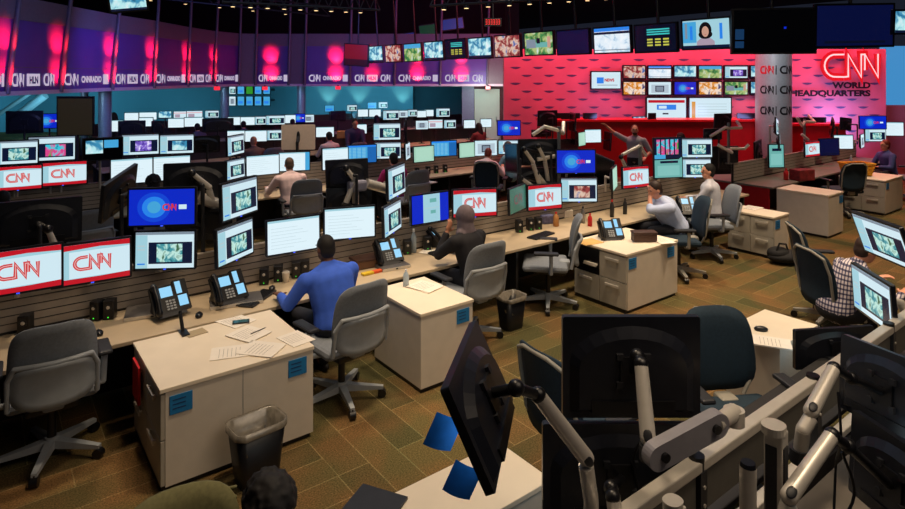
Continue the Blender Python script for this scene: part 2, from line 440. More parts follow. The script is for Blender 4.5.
# ------------------------------------------------------------------ the setting
VF = Matrix(((ca, sa, 0, 0), (-sa, ca, 0, T0), (0, 0, 1, 0), (0, 0, 0, 1)))   # a frame whose y runs away from the viewer: the sign wall is square to it
def carpet():
    m = bpy.data.materials.new('carpet_planks'); m.use_nodes = True; nt = m.node_tree; L = nt.links; b = nt.nodes['Principled BSDF']
    b.inputs['Roughness'].default_value = .95; b.inputs['Specular IOR Level'].default_value = .1
    tc = nt.nodes.new('ShaderNodeTexCoord')
    def brick(rot):
        mp = nt.nodes.new('ShaderNodeMapping'); mp.inputs['Rotation'].default_value = (0, 0, rot)
        br = nt.nodes.new('ShaderNodeTexBrick'); br.offset = .5
        br.inputs['Scale'].default_value = 1.0; br.inputs['Brick Width'].default_value = 1.0; br.inputs['Row Height'].default_value = .25
        br.inputs['Mortar Size'].default_value = .005; br.inputs['Mortar Smooth'].default_value = .3
        br.inputs['Color1'].default_value = (*hexc(88, 81, 58), 1); br.inputs['Color2'].default_value = (*hexc(122, 101, 70), 1)
        br.inputs['Mortar'].default_value = (*hexc(136, 122, 92), 1)
        L.new(tc.outputs['Object'], mp.inputs['Vector']); L.new(mp.outputs['Vector'], br.inputs['Vector']); return br
    b0 = brick(0); b1 = brick(PI / 2)
    ck = nt.nodes.new('ShaderNodeTexChecker'); ck.inputs['Scale'].default_value = .5
    ck.inputs['Color1'].default_value = (0, 0, 0, 1); ck.inputs['Color2'].default_value = (1, 1, 1, 1)
    L.new(tc.outputs['Object'], ck.inputs['Vector'])
    mx = nt.nodes.new('ShaderNodeMixRGB'); L.new(ck.outputs['Color'], mx.inputs['Fac']); L.new(b0.outputs['Color'], mx.inputs[1]); L.new(b1.outputs['Color'], mx.inputs[2])
    n = nt.nodes.new('ShaderNodeTexNoise'); n.inputs['Scale'].default_value = 90; n.inputs['Detail'].default_value = 3
    n2 = nt.nodes.new('ShaderNodeTexNoise'); n2.inputs['Scale'].default_value = 1.6
    L.new(tc.outputs['Object'], n.inputs['Vector']); L.new(tc.outputs['Object'], n2.inputs['Vector'])
    r = nt.nodes.new('ShaderNodeValToRGB'); r.color_ramp.elements[0].color = (.45, .5, .42, 1); r.color_ramp.elements[1].color = (1.5, 1.35, 1.25, 1)
    r.color_ramp.elements[0].position = .3; r.color_ramp.elements[1].position = .72
    L.new(n.outputs['Fac'], r.inputs['Fac'])
    r2 = nt.nodes.new('ShaderNodeValToRGB'); r2.color_ramp.elements[0].color = (.8, .95, .85, 1); r2.color_ramp.elements[1].color = (1.2, 1.0, .9, 1)
    r2.color_ramp.elements[0].position = .4; r2.color_ramp.elements[1].position = .6
    L.new(n2.outputs['Fac'], r2.inputs['Fac'])
    a = nt.nodes.new('ShaderNodeMixRGB'); a.blend_type = 'MULTIPLY'; a.inputs['Fac'].default_value = 1
    c = nt.nodes.new('ShaderNodeMixRGB'); c.blend_type = 'MULTIPLY'; c.inputs['Fac'].default_value = 1
    L.new(mx.outputs['Color'], a.inputs[1]); L.new(r.outputs['Color'], a.inputs[2]); L.new(a.outputs['Color'], c.inputs[1]); L.new(r2.outputs['Color'], c.inputs[2])
    L.new(c.outputs['Color'], b.inputs['Base Color']); return m
b = MB(); b.add([(-22, -9, 0), (34, -9, 0), (34, 34, 0), (-22, 34, 0)], [(0, 1, 2, 3)], carpet()); struct('floor', b)
M_ceil = mat('dark_ceiling', hexc(14, 13, 14), .9, noise=.3, scale=2)
b = MB(); b.add([(-22, -9, 6.6), (34, -9, 6.6), (34, 34, 6.6), (-22, 34, 6.6)], [(3, 2, 1, 0)], M_ceil); struct('ceiling', b)
M_teal = mat('teal_wall', hexc(84, 132, 142), .8, noise=.06, scale=.6)
M_darkwall = mat('dark_wall', hexc(20, 21, 26), .9, noise=.2, scale=2)
def vbox(mb, x0, x1, Y0, Y1, z0, z1, m): mb.span((x0, Y0, z0), (x1, Y1, z1), m, VF)
def xw(x, Y): return (x - CX) * Y / F
def zw(y, Y): return H - (y - HY) * Y / F
# back wall under the balcony and side walls
b = MB(); vbox(b, xw(-190, 31), xw(413, 31), 31, 31.3, 0, 6.6, M_teal); struct('wall_back', b)
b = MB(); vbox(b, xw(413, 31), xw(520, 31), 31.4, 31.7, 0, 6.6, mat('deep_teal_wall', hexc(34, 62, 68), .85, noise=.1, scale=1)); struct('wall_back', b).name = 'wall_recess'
b = MB(); vbox(b, -24.3, -24, -4, 31, 0, 6.6, M_darkwall); struct('wall_left', b)
b = MB(); vbox(b, 15.6, 15.9, -2, 19.2, 0, 6.6, M_darkwall); struct('wall_right', b)
# green door with its dark red jamb
b = MB(); vbox(b, xw(474, 25), xw(505, 25), 25, 25.25, 0, 2.75, mat('door_surround', hexc(60, 16, 22), .7, noise=.1))
vbox(b, xw(462, 25), xw(474, 25), 24.9, 25.2, 0, 2.7, mat('post_grey', hexc(100, 108, 128), .5, noise=.1)); struct('trim_1', b)
b = MB(); vbox(b, xw(474.5, 24.9), xw(499.5, 24.9), 24.86, 24.98, 0, zw(89, 24.9), mat('door_green', hexc(156, 178, 160), .7, noise=.06, scale=2)); d1 = struct('door_1', b)
b = MB(); b.tube([VF @ Vector((xw(496.5, 24.8), 24.82, 1.0)), VF @ Vector((xw(496.5, 24.8), 24.82, 1.2))], .02, M_steel); part('door_handle', b, d1)
# red sign wall
M_redwall = mat('red_wall', hexc(204, 128, 146), .6, noise=.12, scale=1.2)
M_dash = mat('red_wall_dash', hexc(84, 80, 120), .6)
YW = 18.5
b = MB(); vbox(b, xw(504, YW), xw(886, YW), YW, YW + .3, 0, zw(49, YW), M_redwall)
for j in range(10):
    z = 1.2 + j * .24
    for k in range(20):
        x = xw(504, YW) + .35 + k * .68 + (.34 if j % 2 else 0)
        if x > xw(884, YW) - .2: continue
        w_ = .17; pts = [(x - w_, z), (x - w_ * .5, z - .045), (x, z - .06), (x + w_ * .5, z - .045), (x + w_, z), (x, z + .012)]
        b.add([(p, YW - .006, q) for p, q in pts], [tuple(range(6))], M_dash, VF)
struct('wall_sign', b)
# pale blue wall at the far right, its brightness put in as glow, grey below
b = MB(); vbox(b, xw(884, 19), 15.5, 19, 19.2, zw(105, 19), zw(46, 19), glow('blue_wall_glow', (66, 146, 206), .9))
vbox(b, xw(884, 19), 15.5, 18.95, 19.25, 0, zw(105, 19), mat('grey_wall', hexc(150, 150, 156), .7, noise=.05)); struct('wall_far', b)

# ------------------------------------------------------------------ glazed balcony
M_film = mat('violet_film', hexc(104, 66, 150), .4, noise=.1, scale=1.0)
M_mul = mat('balcony_mullion', hexc(110, 98, 110), .4, .1, noise=.05)
M_balrail = mat('balcony_rail_grey', hexc(120, 104, 110), .5, noise=.06)
M_edge = mat('balcony_edge', hexc(220, 196, 206), .5, noise=.04)
M_ltxt = glow('balcony_lettering', (214, 200, 226), .75)
bal = thing('glass_balcony', 'long balcony with violet glass panels glowing red, above the far desks', 'balcony', D(300, 85, 24.4))
bal_inv = Matrix.Translation(bal.location).inverted()
EDGE = [(-16, 11.9), (4, 12.6), (58, 14.4), (110, 16.7), (152, 18.6), (186, 21), (213, 23), (239, 24.4), (256, 24.6), (289, 24.6), (305, 24.6), (350, 24.6), (394.5, 24.6), (440, 24.6), (487, 24.6), (505, 24.6)]
ZB, ZT, ZR = 2.53, 4.05, 4.55
def bp(i): x, Y = EDGE[i]; return D(x, HY, Y)
fm = MB(); rl = MB(); ed = MB()
for i in range(len(EDGE) - 1):
    p, q = bp(i), bp(i + 1); d = (q - p); ln = d.length; u = d / ln; nrm = Vector((u.y, -u.x, 0))
    M = bal_inv @ Matrix(((u.x, -nrm.x, 0, p.x), (u.y, -nrm.y, 0, p.y), (0, 0, 1, 0), (0, 0, 0, 1)))
    rl.span((-.02, -.03, ZT), (ln + .02, .05, ZR), M_balrail, M)
    ed.span((-.02, -.06, ZB - .09), (ln + .02, .3, ZB), M_edge, M)
    solid = i in (7, 9, 14)
    g = MB()
    g.span((0, .0, ZB), (ln, .02, ZT), M_balrail if solid else M_film, M)
    if not solid:
        g.span((0, -.008, ZB + .5), (ln, 0, ZB + .515), M_mul, M)
    pn = part('glass_panel', g, bal)
    if not solid:
        t = MB(); zz = ZB + .12; hh = .23
        if i % 2 == 0:
            put_logo(t, ln * .1, zz, ln * .24, hh, -.02, M_ltxt, None, .22, M); put_text(t, 'CNNRADIO', ln * .4, zz + .03, ln * .4, hh * .75, -.02, M_ltxt, M); t.span((ln * .84, -.02, zz - .02), (ln * .95, -.012, zz + hh + .02), M_ltxt, M)
        else:
            put_logo(t, ln * .12, zz, ln * .2, hh, -.02, M_ltxt, None, .22, M); t.span((ln * .38, -.02, zz - .02), (ln * .62, -.012, zz + hh + .02), M_ltxt, M)
            put_text(t, 'HLN', ln * .42, zz + .03, ln * .16, hh * .7, -.025, M_film, M); put_logo(t, ln * .7, zz, ln * .2, hh, -.02, M_ltxt, None, .22, M)
        part('lettering', t, pn)
    # leaning mullion
    mu = MB(); lean = .42 * min(1, max(.12, (300 - EDGE[i][0]) / 250)) if i < 7 else 0.06
    e0 = M @ Vector((0, -.07, ZB - .05)); e1 = M @ Vector((lean * 1.7, -.07, 6.4))
    mu.cyl(e0, e1, .055, .05, M_mul, 6)
    part('mullion', mu, bal)
    if i < 7 and not solid:
        pass
part('rail_band', rl, bal); part('floor_edge', ed, bal)
# soffit over the space behind the balcony
b = MB()
P = [bp(i) for i in range(len(EDGE))]
far = [Vector(VF @ Vector((xw(EDGE[i][0] * 1.0, 31), 31, 0))) for i in range(len(EDGE))]
vs = [(p.x, p.y, ZB - .02) for p in P] + [(p.x, p.y, ZB - .02) for p in far]
n_ = len(P); b.add(vs, [(i, i + 1, n_ + i + 1, n_ + i) for i in range(n_ - 1)], mat('dark_soffit', hexc(26, 40, 46), .9, noise=.1)); struct('ceiling_soffit', b)
# back room behind balcony glass (dark)
b = MB(); vbox(b, xw(-190, 29), xw(505, 29), 29, 29.2, ZB, 6.6, mat('upper_dark', hexc(10, 8, 14), .9)); struct('wall_upper', b)
# columns
def column(x0, x1, Y, z1, m, label, name='column', text=False):
    r = (x1 - x0) / 2 * Y / F; c = VF @ Vector((xw((x0 + x1) / 2, Y), Y, 0)); b = MB()
    t = thing(name, label, 'column', (c.x, c.y, 0))
    b.cyl((0, 0, 0), (0, 0, z1), r, r, m, 28); part('shaft', b, t)
    b = MB(); b.cyl((0, 0, 0), (0, 0, .12), r * 1.06, r * 1.06, m, 28); part('base_ring', b, t)
    return t, r
M_col = mat('column_blue_grey', hexc(130, 152, 178), .4, .3, noise=.08)
column(99, 111, 17.6, 2.5, M_col, 'round grey column at left, just right of the tall dark display')
column(81, 88, 22, 2.5, M_col, 'thin grey column behind the tall dark display')
column(220.5, 229, 25.5, 2.5, M_col, 'round grey column left of the wall of small blue screens')
column(297, 305.5, 25.5, 2.5, M_col, 'round grey column right of the wall of small blue screens')
ct, cr = column(757, 790, 16.2, 4.4, mat('column_silver', hexc(196, 200, 206), .35, .5, noise=.06), 'broad silver column left of the headquarters sign')
tb = MB()
MC = Matrix.Rotation(-A, 4, 'Z')
def curved(mb, fn, th0, zc):
    tmp = MB(); fn(tmp); vs = []
    for v in tmp.v:
        th = v.x / cr + th0; vs.append((math.sin(th) * (cr + .004 - v.y * .2), -math.cos(th) * (cr + .004 - v.y * .2), v.z + zc))
    o = len(mb.v); mb.v += [MC @ Vector(v) for v in vs]
    for f, k in zip(tmp.f, tmp.m): mb.f.append([o + j for j in f]); mb.m.append(mb.mi(tmp.mats[k])); mb.smooth.append(False)
M_ctxt = mat('column_letters_dark', hexc(26, 26, 34), .6)
for y, m1 in ((70, mat('column_letters_red', hexc(206, 20, 40), .5)), (90, M_ctxt), (111, M_ctxt)):
    zc = zw(y, 15.8)
    curved(tb, lambda q: put_logo(q, -.16, -.08, .32, .17, 0, m1, None, .26), -.85, zc)
    curved(tb, lambda q: q.span((-.012, -.001, -.12), (.012, .001, .12), M_ctxt), -.35, zc)
    curved(tb, lambda q: put_logo(q, -.2, -.08, .4, .17, 0, M_ctxt, None, .26), .35, zc)
part('lettering', tb, ct)

# headquarters sign on the red wall
sg = thing('wall_sign_lettering', 'glowing red network logo above black headquarters lettering on red wall', 'sign', VF @ Vector((xw(840, YW - .1), YW - .02, zw(76, YW))))
Msg = Matrix.Translation(sg.location).inverted() @ VF
N_red = glow('neon_halo_red', (226, 16, 28), 1.0); N_hot = glow('neon_hot', (255, 176, 180), 1.6)
Yf = YW - .14
b = MB(); put_logo(b, xw(824, Yf), zw(77, Yf), xw(879, Yf) - xw(824, Yf), zw(54.5, Yf) - zw(77, Yf), Yf, N_red, None, .34, Msg); part('logo_letters', b, sg)  # broad red letters also carry the neon's glow halo as shape
b = MB(); put_logo(b, xw(824, Yf), zw(77, Yf), xw(879, Yf) - xw(824, Yf), zw(54.5, Yf) - zw(77, Yf), Yf - .03, N_hot, None, .07, Msg); part('neon_tube', b, sg)
M_blkletter = mat('black_letters', hexc(12, 10, 14), .5)
for s_, x0, x1, y0, y1 in (('WORLD', 832.5, 871, 82, 88.5), ('HEADQUARTERS', 790.5, 871, 90, 97.5)):
    b = MB(); put_text(b, s_, xw(x0, Yf), zw(y1, Yf), xw(x1, Yf) - xw(x0, Yf), zw(y0, Yf) - zw(y1, Yf), Yf + .02, M_blkletter, Msg); part('lettering', b, sg)

# red counters under the sign wall
def counter(x0, x1, Y, z, label, wb=.8):
    a = xw(x0, Y); c = xw(x1, Y); t = thing('counter', label, 'counter', VF @ Vector(((a + c) / 2, Y + .4, 0)), (0, 0, -A))
    b = MB(); b.span((a - (a + c) / 2, -.4, 0), (c - (a + c) / 2, .4, z - .06), M_redpanel); part('body', b, t)
    b = MB(); b.span((a - (a + c) / 2 - .03, -.44, z - .06), (c - (a + c) / 2 + .03, .42, z), mat('red_top', hexc(226, 30, 40), .35, noise=.05)); part('top', b, t)
counter(541, 757, 17.2, 1.62, 'long red counter below the wall screens')
counter(791, 846, 17.2, 1.5, 'short red counter below the headquarters sign')
for x0, x1, y, lb in ((553, 580, 116, 'low black screen back on red counter, leftmost'), (583, 597, 117, 'low black screen back on red counter, near the waving man'), (648, 656, 117, 'small black screen back on red counter, under the red headline screen'), (737, 757, 117, 'low black screen back on red counter, left of the silver column'), (792, 826, 118, 'low black screen back on red counter under the sign')):
    Y = 17.35; t = thing('console_screen', lb, 'screen', VF @ Vector((xw((x0 + x1) / 2, Y), Y, 1.62 if x0 < 780 else 1.5)), (0, 0, -A)); w_ = (x1 - x0) * Y / F
    b = MB(); b.box((0, 0, .1), (w_, .05, .16), M_black, bev=.01); part('housing', b, t)
    b = MB(); b.box((0, .03, .011), (min(.3, w_), .14, .02), M_dark); part('stand', b, t)

# ------------------------------------------------------------------ desk rows
M_slat = mat('slat_grey', hexc(160, 150, 140), .55, noise=.06, scale=10)
M_groove = mat('slat_groove', hexc(44, 40, 38), .7)
def desk_row(label, s0, s1, t0, ts, t1, zs=1.12, top=M_desk, zt=.73, end=None, front=True, rear=True, slat=None):
    slat = slat or M_slat
    o = thing('desk_row', label, 'desk', ((s0 + s1) / 2, ts, 0)); h = (s1 - s0) / 2
    if front:
        b = MB(); b.span((-h, t0 - ts, zt - .035), (h, -.03, zt), top, bev=.006); part('worktop', b, o)
    if rear:
        b = MB(); b.span((-h, .03, zt - .035), (h, t1 - ts, zt), top, bev=.006); part('worktop', b, o)
    b = MB(); b.span((-h, -.022, .03), (h, .022, zs), M_groove)
    z = zt + .02
    while z < zs - .02:
        for sg_ in (-1, 1): b.span((-h, sg_ * .022, z), (h, sg_ * .03, min(zs - .012, z + .055)), slat)
        z += .065
    b.span((-h, -.03, zs - .012), (h, .03, zs), slat)
    for sg_ in (-1, 1): b.span((-h, sg_ * .022, .03), (h, sg_ * .026, zt - .05), M_dark)
    part('slat_panel', b, o)
    n = max(2, int((s1 - s0) / 2.4) + 1)
    for k in range(n):
        x = -h + .04 + (2 * h - .08) * k / (n - 1); b = MB()
        b.span((x - .02, t0 - ts + .08 if front else 0, 0), (x + .02, t1 - ts - .08 if rear else 0, zt - .04), end if (end and k == 0) else M_dark); part('support', b, o)
    return o
desk_row('long double desk row with grooved grey panel, behind the nearest grey chairs', -3.2, 10.9, 0, .78, 1.56)
desk_row('desk row with red end panel beside the tall cream cabinet', 11.78, 18.0, 0, .78, 1.5, top=M_deskdark, zt=.75, end=M_redpanel)
desk_row('second desk row, behind the man in the pale pink shirt', -2.5, 10.6, 4.95, 5.75, 6.55, 1.15)
desk_row('desk block in front of the red counter, beyond the arm-waving man', 11.0, 12.9, 4.95, 5.75, 6.1, 1.15, slat=M_dark)  # here and in the rows behind, dim light is put in as dark slats
desk_row('third desk row, under the balcony front', 2.05, 13.6, 9.95, 10.75, 11.5, 1.15, slat=M_dark)
desk_row('fourth desk row, deep under the balcony', 3.2, 18.2, 15.1, 15.9, 16.7, 1.15, slat=M_dark)
desk_row('rearmost desk row near the teal back wall', 3.0, 15.3, 18.6, 19.4, 20.2, 1.15, slat=M_dark)
# near row: worktops each side of an open rail
nr = thing('desk_row', 'nearest desk row with silver monitor rail along its middle, lower right', 'desk', (3.8, -3.97, 0))
b = MB(); b.span((-2.6, .1, .68), (2.0, .5, .715), mat('shaded_worktop', hexc(40, 38, 38), .5, noise=.1), bev=.006); part('worktop', b, nr)  # dark colour stands in for the shade on this worktop
b = MB(); b.span((-2.6, -.86, .68), (3.2, -.1, .715), M_deskdark, bev=.006); part('worktop', b, nr)  # light wood darkened in colour for the dim near side
b = MB(); b.span((-2.6, -.04, 0), (3.2, .04, .7), M_dark); part('modesty_panel', b, nr)
rail = thing('monitor_rail', 'silver beam rail with dark panels that carries the near monitor arms', 'rail', (3.4, -3.97, .7))
b = MB(); b.span((-2.15, -.032, .42), (2.6, .032, .47), M_silver, bev=.008); part('top_beam', b, rail)
b = MB(); b.span((-2.15, -.03, .02), (2.6, .03, .06), M_silver, bev=.006); part('lower_beam', b, rail)
for k in range(4):
    x0 = -2.1 + k * 1.18; b = MB(); b.span((x0 + .035, -.02, .24), (x0 + 1.145, .02, .42), mat('rail_panel', hexc(92, 90, 84), .5, .2, noise=.06)); part('panel', b, rail)
for k in range(5):
    x0 = -2.1 + k * 1.18 - .02; b = MB(); b.span((x0, -.036, .0), (x0 + .05, .036, .425), M_dark); b.cyl((x0 + .025, 0, .42), (x0 + .025, 0, .485), .034, .034, M_black, 12)
    for zz in (.28, .36): b.cyl((x0 + .025, -.036, zz), (x0 + .025, -.042, zz), .008, .008, M_silver, 8)
    part('post', b, rail)

# ------------------------------------------------------------------ cabinets
def cabinet(label, s0, s1, t0, t1, h, drawers=None, tags=(), shelf=False, two=False, red=False):
    w = s1 - s0; d = t1 - t0; o = thing('cabinet', label, 'cabinet', ((s0 + s1) / 2, (t0 + t1) / 2, 0)); x, y = w / 2, d / 2
    b = MB(); b.span((-x + .01, -y + .02, 0), (x - .02, y, .04), M_black); part('plinth', b, o)
    b = MB()
    if drawers:
        b.span((-x + .03, -y, .04), (x, y, h - .03), M_cab)
        if two: b.span((.0, -y - .0015, .04), (.006, -y + .01, h - .03), M_ink)
    else: b.span((-x, -y, .04), (x, y, h - .03), M_cab, bev=.004)
    part('body', b, o)
    b = MB(); b.span((-x - .008, -y - .008, h - .03), (x + .008, y, h), M_cabtop, bev=.004); part('top', b, o)
    if drawers:
        for k in range(drawers):
            y0 = -y + k * d / drawers; y1 = -y + (k + 1) * d / drawers
            for j in range(2):
                z0 = .05 + j * (h - .09) / 2; z1 = z0 + (h - .09) / 2 - .008
                if shelf and k == drawers - 1 and j == 1:
                    q = MB(); q.span((-x + .005, y0 + .006, z0), (-x + .029, y1 - .006, z1), M_black)  # black plate stands in for the shaded depth of the shelf
                    part('shelf_shade', q, o); continue
                q = MB(); q.span((-x, y0 + .004, z0), (-x + .029, y1 - .004, z1), M_cabgrey if not red else M_cab, bev=.003); dr = part('drawer', q, o)
                q = MB(); zc = z1 - .06; ym = (y0 + y1) / 2; q.box((-x - .02, ym, zc), (.014, .2, .035), M_silver, bev=.004); q.span((-x - .02, ym - .09, zc - .01), (-x, ym - .07, zc + .01), M_silver); q.span((-x - .02, ym + .07, zc - .01), (-x, ym + .09, zc + .01), M_silver); part('handle', q, dr)
    for tx in tags:
        q = MB(); q.box((tx - (s0 + s1) / 2, -y - .004, h - .13), (.15, .006, .13), M_blueTag, bev=.002)
        for k in range(3): q.span((tx - (s0 + s1) / 2 - .055, -y - .0085, h - .1 - .03 * k), (tx - (s0 + s1) / 2 + .03, -y - .007, h - .092 - .03 * k), M_tagtext)
        tg = part('name_tag', q, o); tg['label'] = 'blue printed name tag'
    return o
cabinet('cream drawer cabinet with two blue tags behind the waste bin', .95, 2.06, -.95, -.02, .72, 2, (1.08, 1.93), two=True)
b = MB(); b.span((-.012, -.11, -.02), (.004, .11, .26), M_red)
solo('red_folder', b, 'red folder sticking up at the open drawers of the cream cabinet', 'folder', (.925, -.28, .40))
cabinet('cream cabinet with hand sanitizer bottle and papers on top', 3.1, 3.7, -.94, -.12, .72, None, (3.58,))
cabinet('cream drawer cabinet holding a phone and brown case', 6.08, 7.15, -.93, -.12, .72, 2, (6.2, 7.0), shelf=True)
cabinet('low grey drawer cabinet beside the black bag', 9.7, 10.2, -.98, -.24, .66, 2, (9.82,))
cabinet('tall plain cream cabinet in front of red end panel', 11.72, 12.36, -.98, -.1, .76, None, (12.26,))
cabinet('drawer cabinet under the yellow basket', 14.55, 15.6, -.95, -.1, .72, 2, (14.7,))
cabinet('white topped cabinet at the bottom edge, under the blue notes', 1.25, 2.37, -3.2, -2.79, .72)
cabinet('white topped cabinet beside the large navy chair', 4.98, 5.65, -3.2, -2.76, .72)

# ------------------------------------------------------------------ chairs
def panel_grid(mb, w, h, zc, y, curve, m, th=.025, taper=0.0, M=None, rr=.9, n=8):
    """upholstered back: a rounded slab bowed around the sitter (centre pushed to -y)."""
    vs = []; fs = []; nx, nz = n, n
    for side in (0, 1):
        for j in range(nz + 1):
            v = -1 + 2 * j / nz
            for i in range(nx + 1):
                u = -1 + 2 * i / nx
                k = (abs(u) ** 4 + abs(v) ** 4) ** .25; mx = max(abs(u), abs(v)); f = mx / k if k > 1e-6 else 1
                uu, vv = u * f, v * f
                x = uu * w / 2 * (1 - taper * (vv + 1) / 2); z = zc + vv * h / 2
                yy = y - curve * (1 - uu * uu) - (.5 * curve) * (vv * vv)
                vs.append((x, yy + (th if side else 0) * (1 - .6 * mx ** 6), z))
    S = (nx + 1) * (nz + 1)
    for j in range(nz):
        for i in range(nx):
            a = j * (nx + 1) + i; fs.append((a, a + 1, a + nx + 2, a + nx + 1)); fs.append((S + a, S + a + nx + 1, S + a + nx + 2, S + a + 1))
    rim = [i for i in range(nx)] + [(j + 1) * (nx + 1) - 1 for j in range(nz)] + [S0 for S0 in range(S - 1, S - nx - 1, -1)] + [j * (nx + 1) for j in range(nz, 0, -1)]
    for a, c in zip(rim, rim[1:] + rim[:1]): fs.append((c, a, S + a, S + c))
    mb.add(vs, fs, m, M, True); return mb
def make_chair(label, kind):
    o = thing('office_chair', label, 'chair'); fab, frm = (M_grey, M_greyplastic) if kind == 'grey' else (M_navy, M_navyframe)
    tilt = Matrix.Translation((0, -.2, .5)) @ Matrix.Rotation(R(9), 4, 'X')
    b = MB(); panel_grid(b, .5, .52, .25, -.02, .05, fab, .03, .1, tilt); part('backrest', b, o)
    navy = kind != 'grey'
    # grey shell that wraps the lower back, standing a little behind the backrest
    b = MB()
    if not navy: panel_grid(b, .46, .28, .13, -.055, .055, frm, .014, .06, tilt)
    pts = [(-.235, -.045, -.02), (-.235, -.05, .18), (-.2, -.075, .265), (-.1, -.11, .275), (0, -.118, .275), (.1, -.11, .275), (.2, -.075, .265), (.235, -.05, .18), (.235, -.045, -.02)]
    if navy: pts = [(-.15, -.04, -.03), (-.215, -.045, .06), (-.222, -.045, .3), (-.195, -.06, .44), (-.1, -.095, .495), (.1, -.095, .495), (.195, -.06, .44), (.222, -.045, .3), (.215, -.045, .06), (.15, -.04, -.03)]
    b.tube(pts, .016 if not navy else .012, frm, 8, tilt); part('back_frame', b, o)
    b = MB()
    vs = []
    b.box((0, .03, .455), (.5, .48, .07), fab, bev=.034); part('seat', b, o)
    b = MB(); b.box((0, -.02, .4), (.3, .34, .06), M_black, bev=.02); b.span((-.06, -.24, .4), (.06, -.12, .5), frm, bev=.02); part('mechanism', b, o)
    for s in (-1, 1):
        b = MB(); b.tube([(s * .2, -.02, .41), (s * .29, -.03, .43), (s * .3, -.03, .62)], .02, frm, 8); b.box((s * .3, .02, .64), (.085, .26, .03), M_dark, bev=.014); part('armrest', b, o)
    b = MB(); b.cyl((0, 0, .1), (0, 0, .4), .028, .024, M_black, 12); b.cyl((0, 0, .07), (0, 0, .14), .045, .04, frm, 12); part('column', b, o)
    for k in range(5):
        a = 2 * PI * k / 5 + PI / 2 + .3; c, s = math.cos(a), math.sin(a)
        b = MB(); M = Matrix.Rotation(a, 4, 'Z')
        b.add([(.03, -.028, .07), (.03, .028, .07), (.32, .016, .065), (.32, -.016, .065), (.03, -.028, .125), (.03, .028, .125), (.32, .016, .088), (.32, -.016, .088)],
              [(0, 1, 2, 3), (7, 6, 5, 4), (0, 4, 5, 1), (1, 5, 6, 2), (2, 6, 7, 3), (3, 7, 4, 0)], frm, M)
        lg = part('leg', b, o)
        q = MB(); q.cyl((c * .31 - s * .022, s * .31 + c * .022, .032), (c * .31 + s * .022, s * .31 - c * .022, .032), .032, .032, M_black, 12); q.cyl((c * .31, s * .31, .03), (c * .31, s * .31, .075), .012, .012, M_black, 8); part('caster', q, lg)
    return o
CH = {}
CS = (1.14, 1.14, 1.14)
def chair(kind, s, t, yaw, label, group=None):
    if kind not in CH:
        CH[kind] = make_chair(label, kind); o = CH[kind]; o.location = (s, t, 0); o.rotation_euler = (0, 0, R(yaw)); o.scale = CS
        if group: o['group'] = group
        return o
    return dup(CH[kind], (s, t, 0), (0, 0, R(yaw)), label, group)
GC = 'office chairs at the desks'
chair('grey', .40, 0, -2, 'empty grey office chair at far left foreground, by the logo screens', GC)
chair('grey', 2.50, -.58, 6, 'grey office chair behind the man in the blue shirt', GC)
chair('grey', 4.17, -.28, 0, 'grey office chair behind the woman in the headscarf', GC)
chair('grey', 5.57, -.14, 44, 'empty grey office chair seen from the side, next to the phone cabinet', GC)
chair('grey', 9.1, -.3, 52, 'grey office chair behind the man in the pale shirt, by the low cabinet', GC)
chair('navy', 7.86, -.5, 50, 'navy office chair of the man with hand on face', GC)
chair('navy', 13.95, -.4, -34, 'dark navy chair tucked in behind the tall cream cabinet', GC)
chair('grey', 16.9, -.8, 40, 'dark chair of the auburn haired person at far right', GC)
chair('navy', 4.11, -3.35, 150, 'large navy chair facing us, left of the white topped cabinet', GC)
chair('navy', 3.17, -2.75, -95, 'navy chair with pale rim, half hidden behind the black monitor', GC)
chair('navy', 6.93, -2.94, -122, 'navy chair with pale rim behind the plaid shirt person', GC)
chair('navy', 14.45, 3.35, 20, 'chair of the long haired person before the red counter', GC)
chair('navy', 7.75, -2.5, -140, 'navy chair back just beyond the plaid shirt person', GC)
chair('grey', 4.36, 4.5, -10, 'grey chair of the man in the pale pink shirt', GC)
chair('grey', 2.05, 4.25, 0, 'chair of the dark haired person at the white screens', GC)
chair('grey', 1.05, 4.0, 10, 'empty grey chair beside the stack of papers, second row left', GC)
chair('grey', .2, 4.0, 0, 'chair of the person in the dark jacket at far left', GC)
chair('grey', 6.35, 4.2, 0, 'grey chair of the person in the magenta top', GC)
chair('navy', 8.35, 4.2, -50, 'dark chair behind the leaning man', GC)
chair('grey', 5.55, 9.2, 0, 'chair of the bald person in the third row', GC)
chair('grey', 7.75, 9.0, 0, 'chair of the man in white shirt in the third row', GC)
# olive chair and curly head in the bottom foreground
M_olive = mat('olive_mesh', hexc(112, 108, 70), .85, noise=.15, scale=50)
oc = thing('office_chair', 'olive ribbed chair back behind the curly dark head, bottom edge', 'chair', (.70, -2.60, -.0), (0, 0, R(172)))
b = MB(); panel_grid(b, .56, .5, .62, -.2, .07, M_olive, .04, .06)
for k in range(9): b.tube([(-.26, -.235, .42 + .05 * k), (-.1, -.272, .42 + .05 * k), (.1, -.272, .42 + .05 * k), (.26, -.235, .42 + .05 * k)], .008, M_olive, 6)
part('backrest', b, oc)
b = MB(); b.box((0, .05, .45), (.5, .48, .08), M_olive, bev=.035); part('seat', b, oc)
b = MB(); b.cyl((0, 0, .1), (0, 0, .41), .03, .03, M_black, 10); b.span((-.03, -.25, .42), (.03, 0, .46), M_black); b.span((-.03, -.27, .42), (.03, -.23, .7), M_black); part('column', b, oc)
for k in range(5):
    a = 2 * PI * k / 5; b = MB(); b.cyl((0, 0, .1), (.3 * math.cos(a), .3 * math.sin(a), .06), .025, .018, M_black, 8); b.cyl((.3 * math.cos(a), .3 * math.sin(a), .0), (.3 * math.cos(a), .3 * math.sin(a), .06), .028, .028, M_black, 10); part('leg', b, oc)

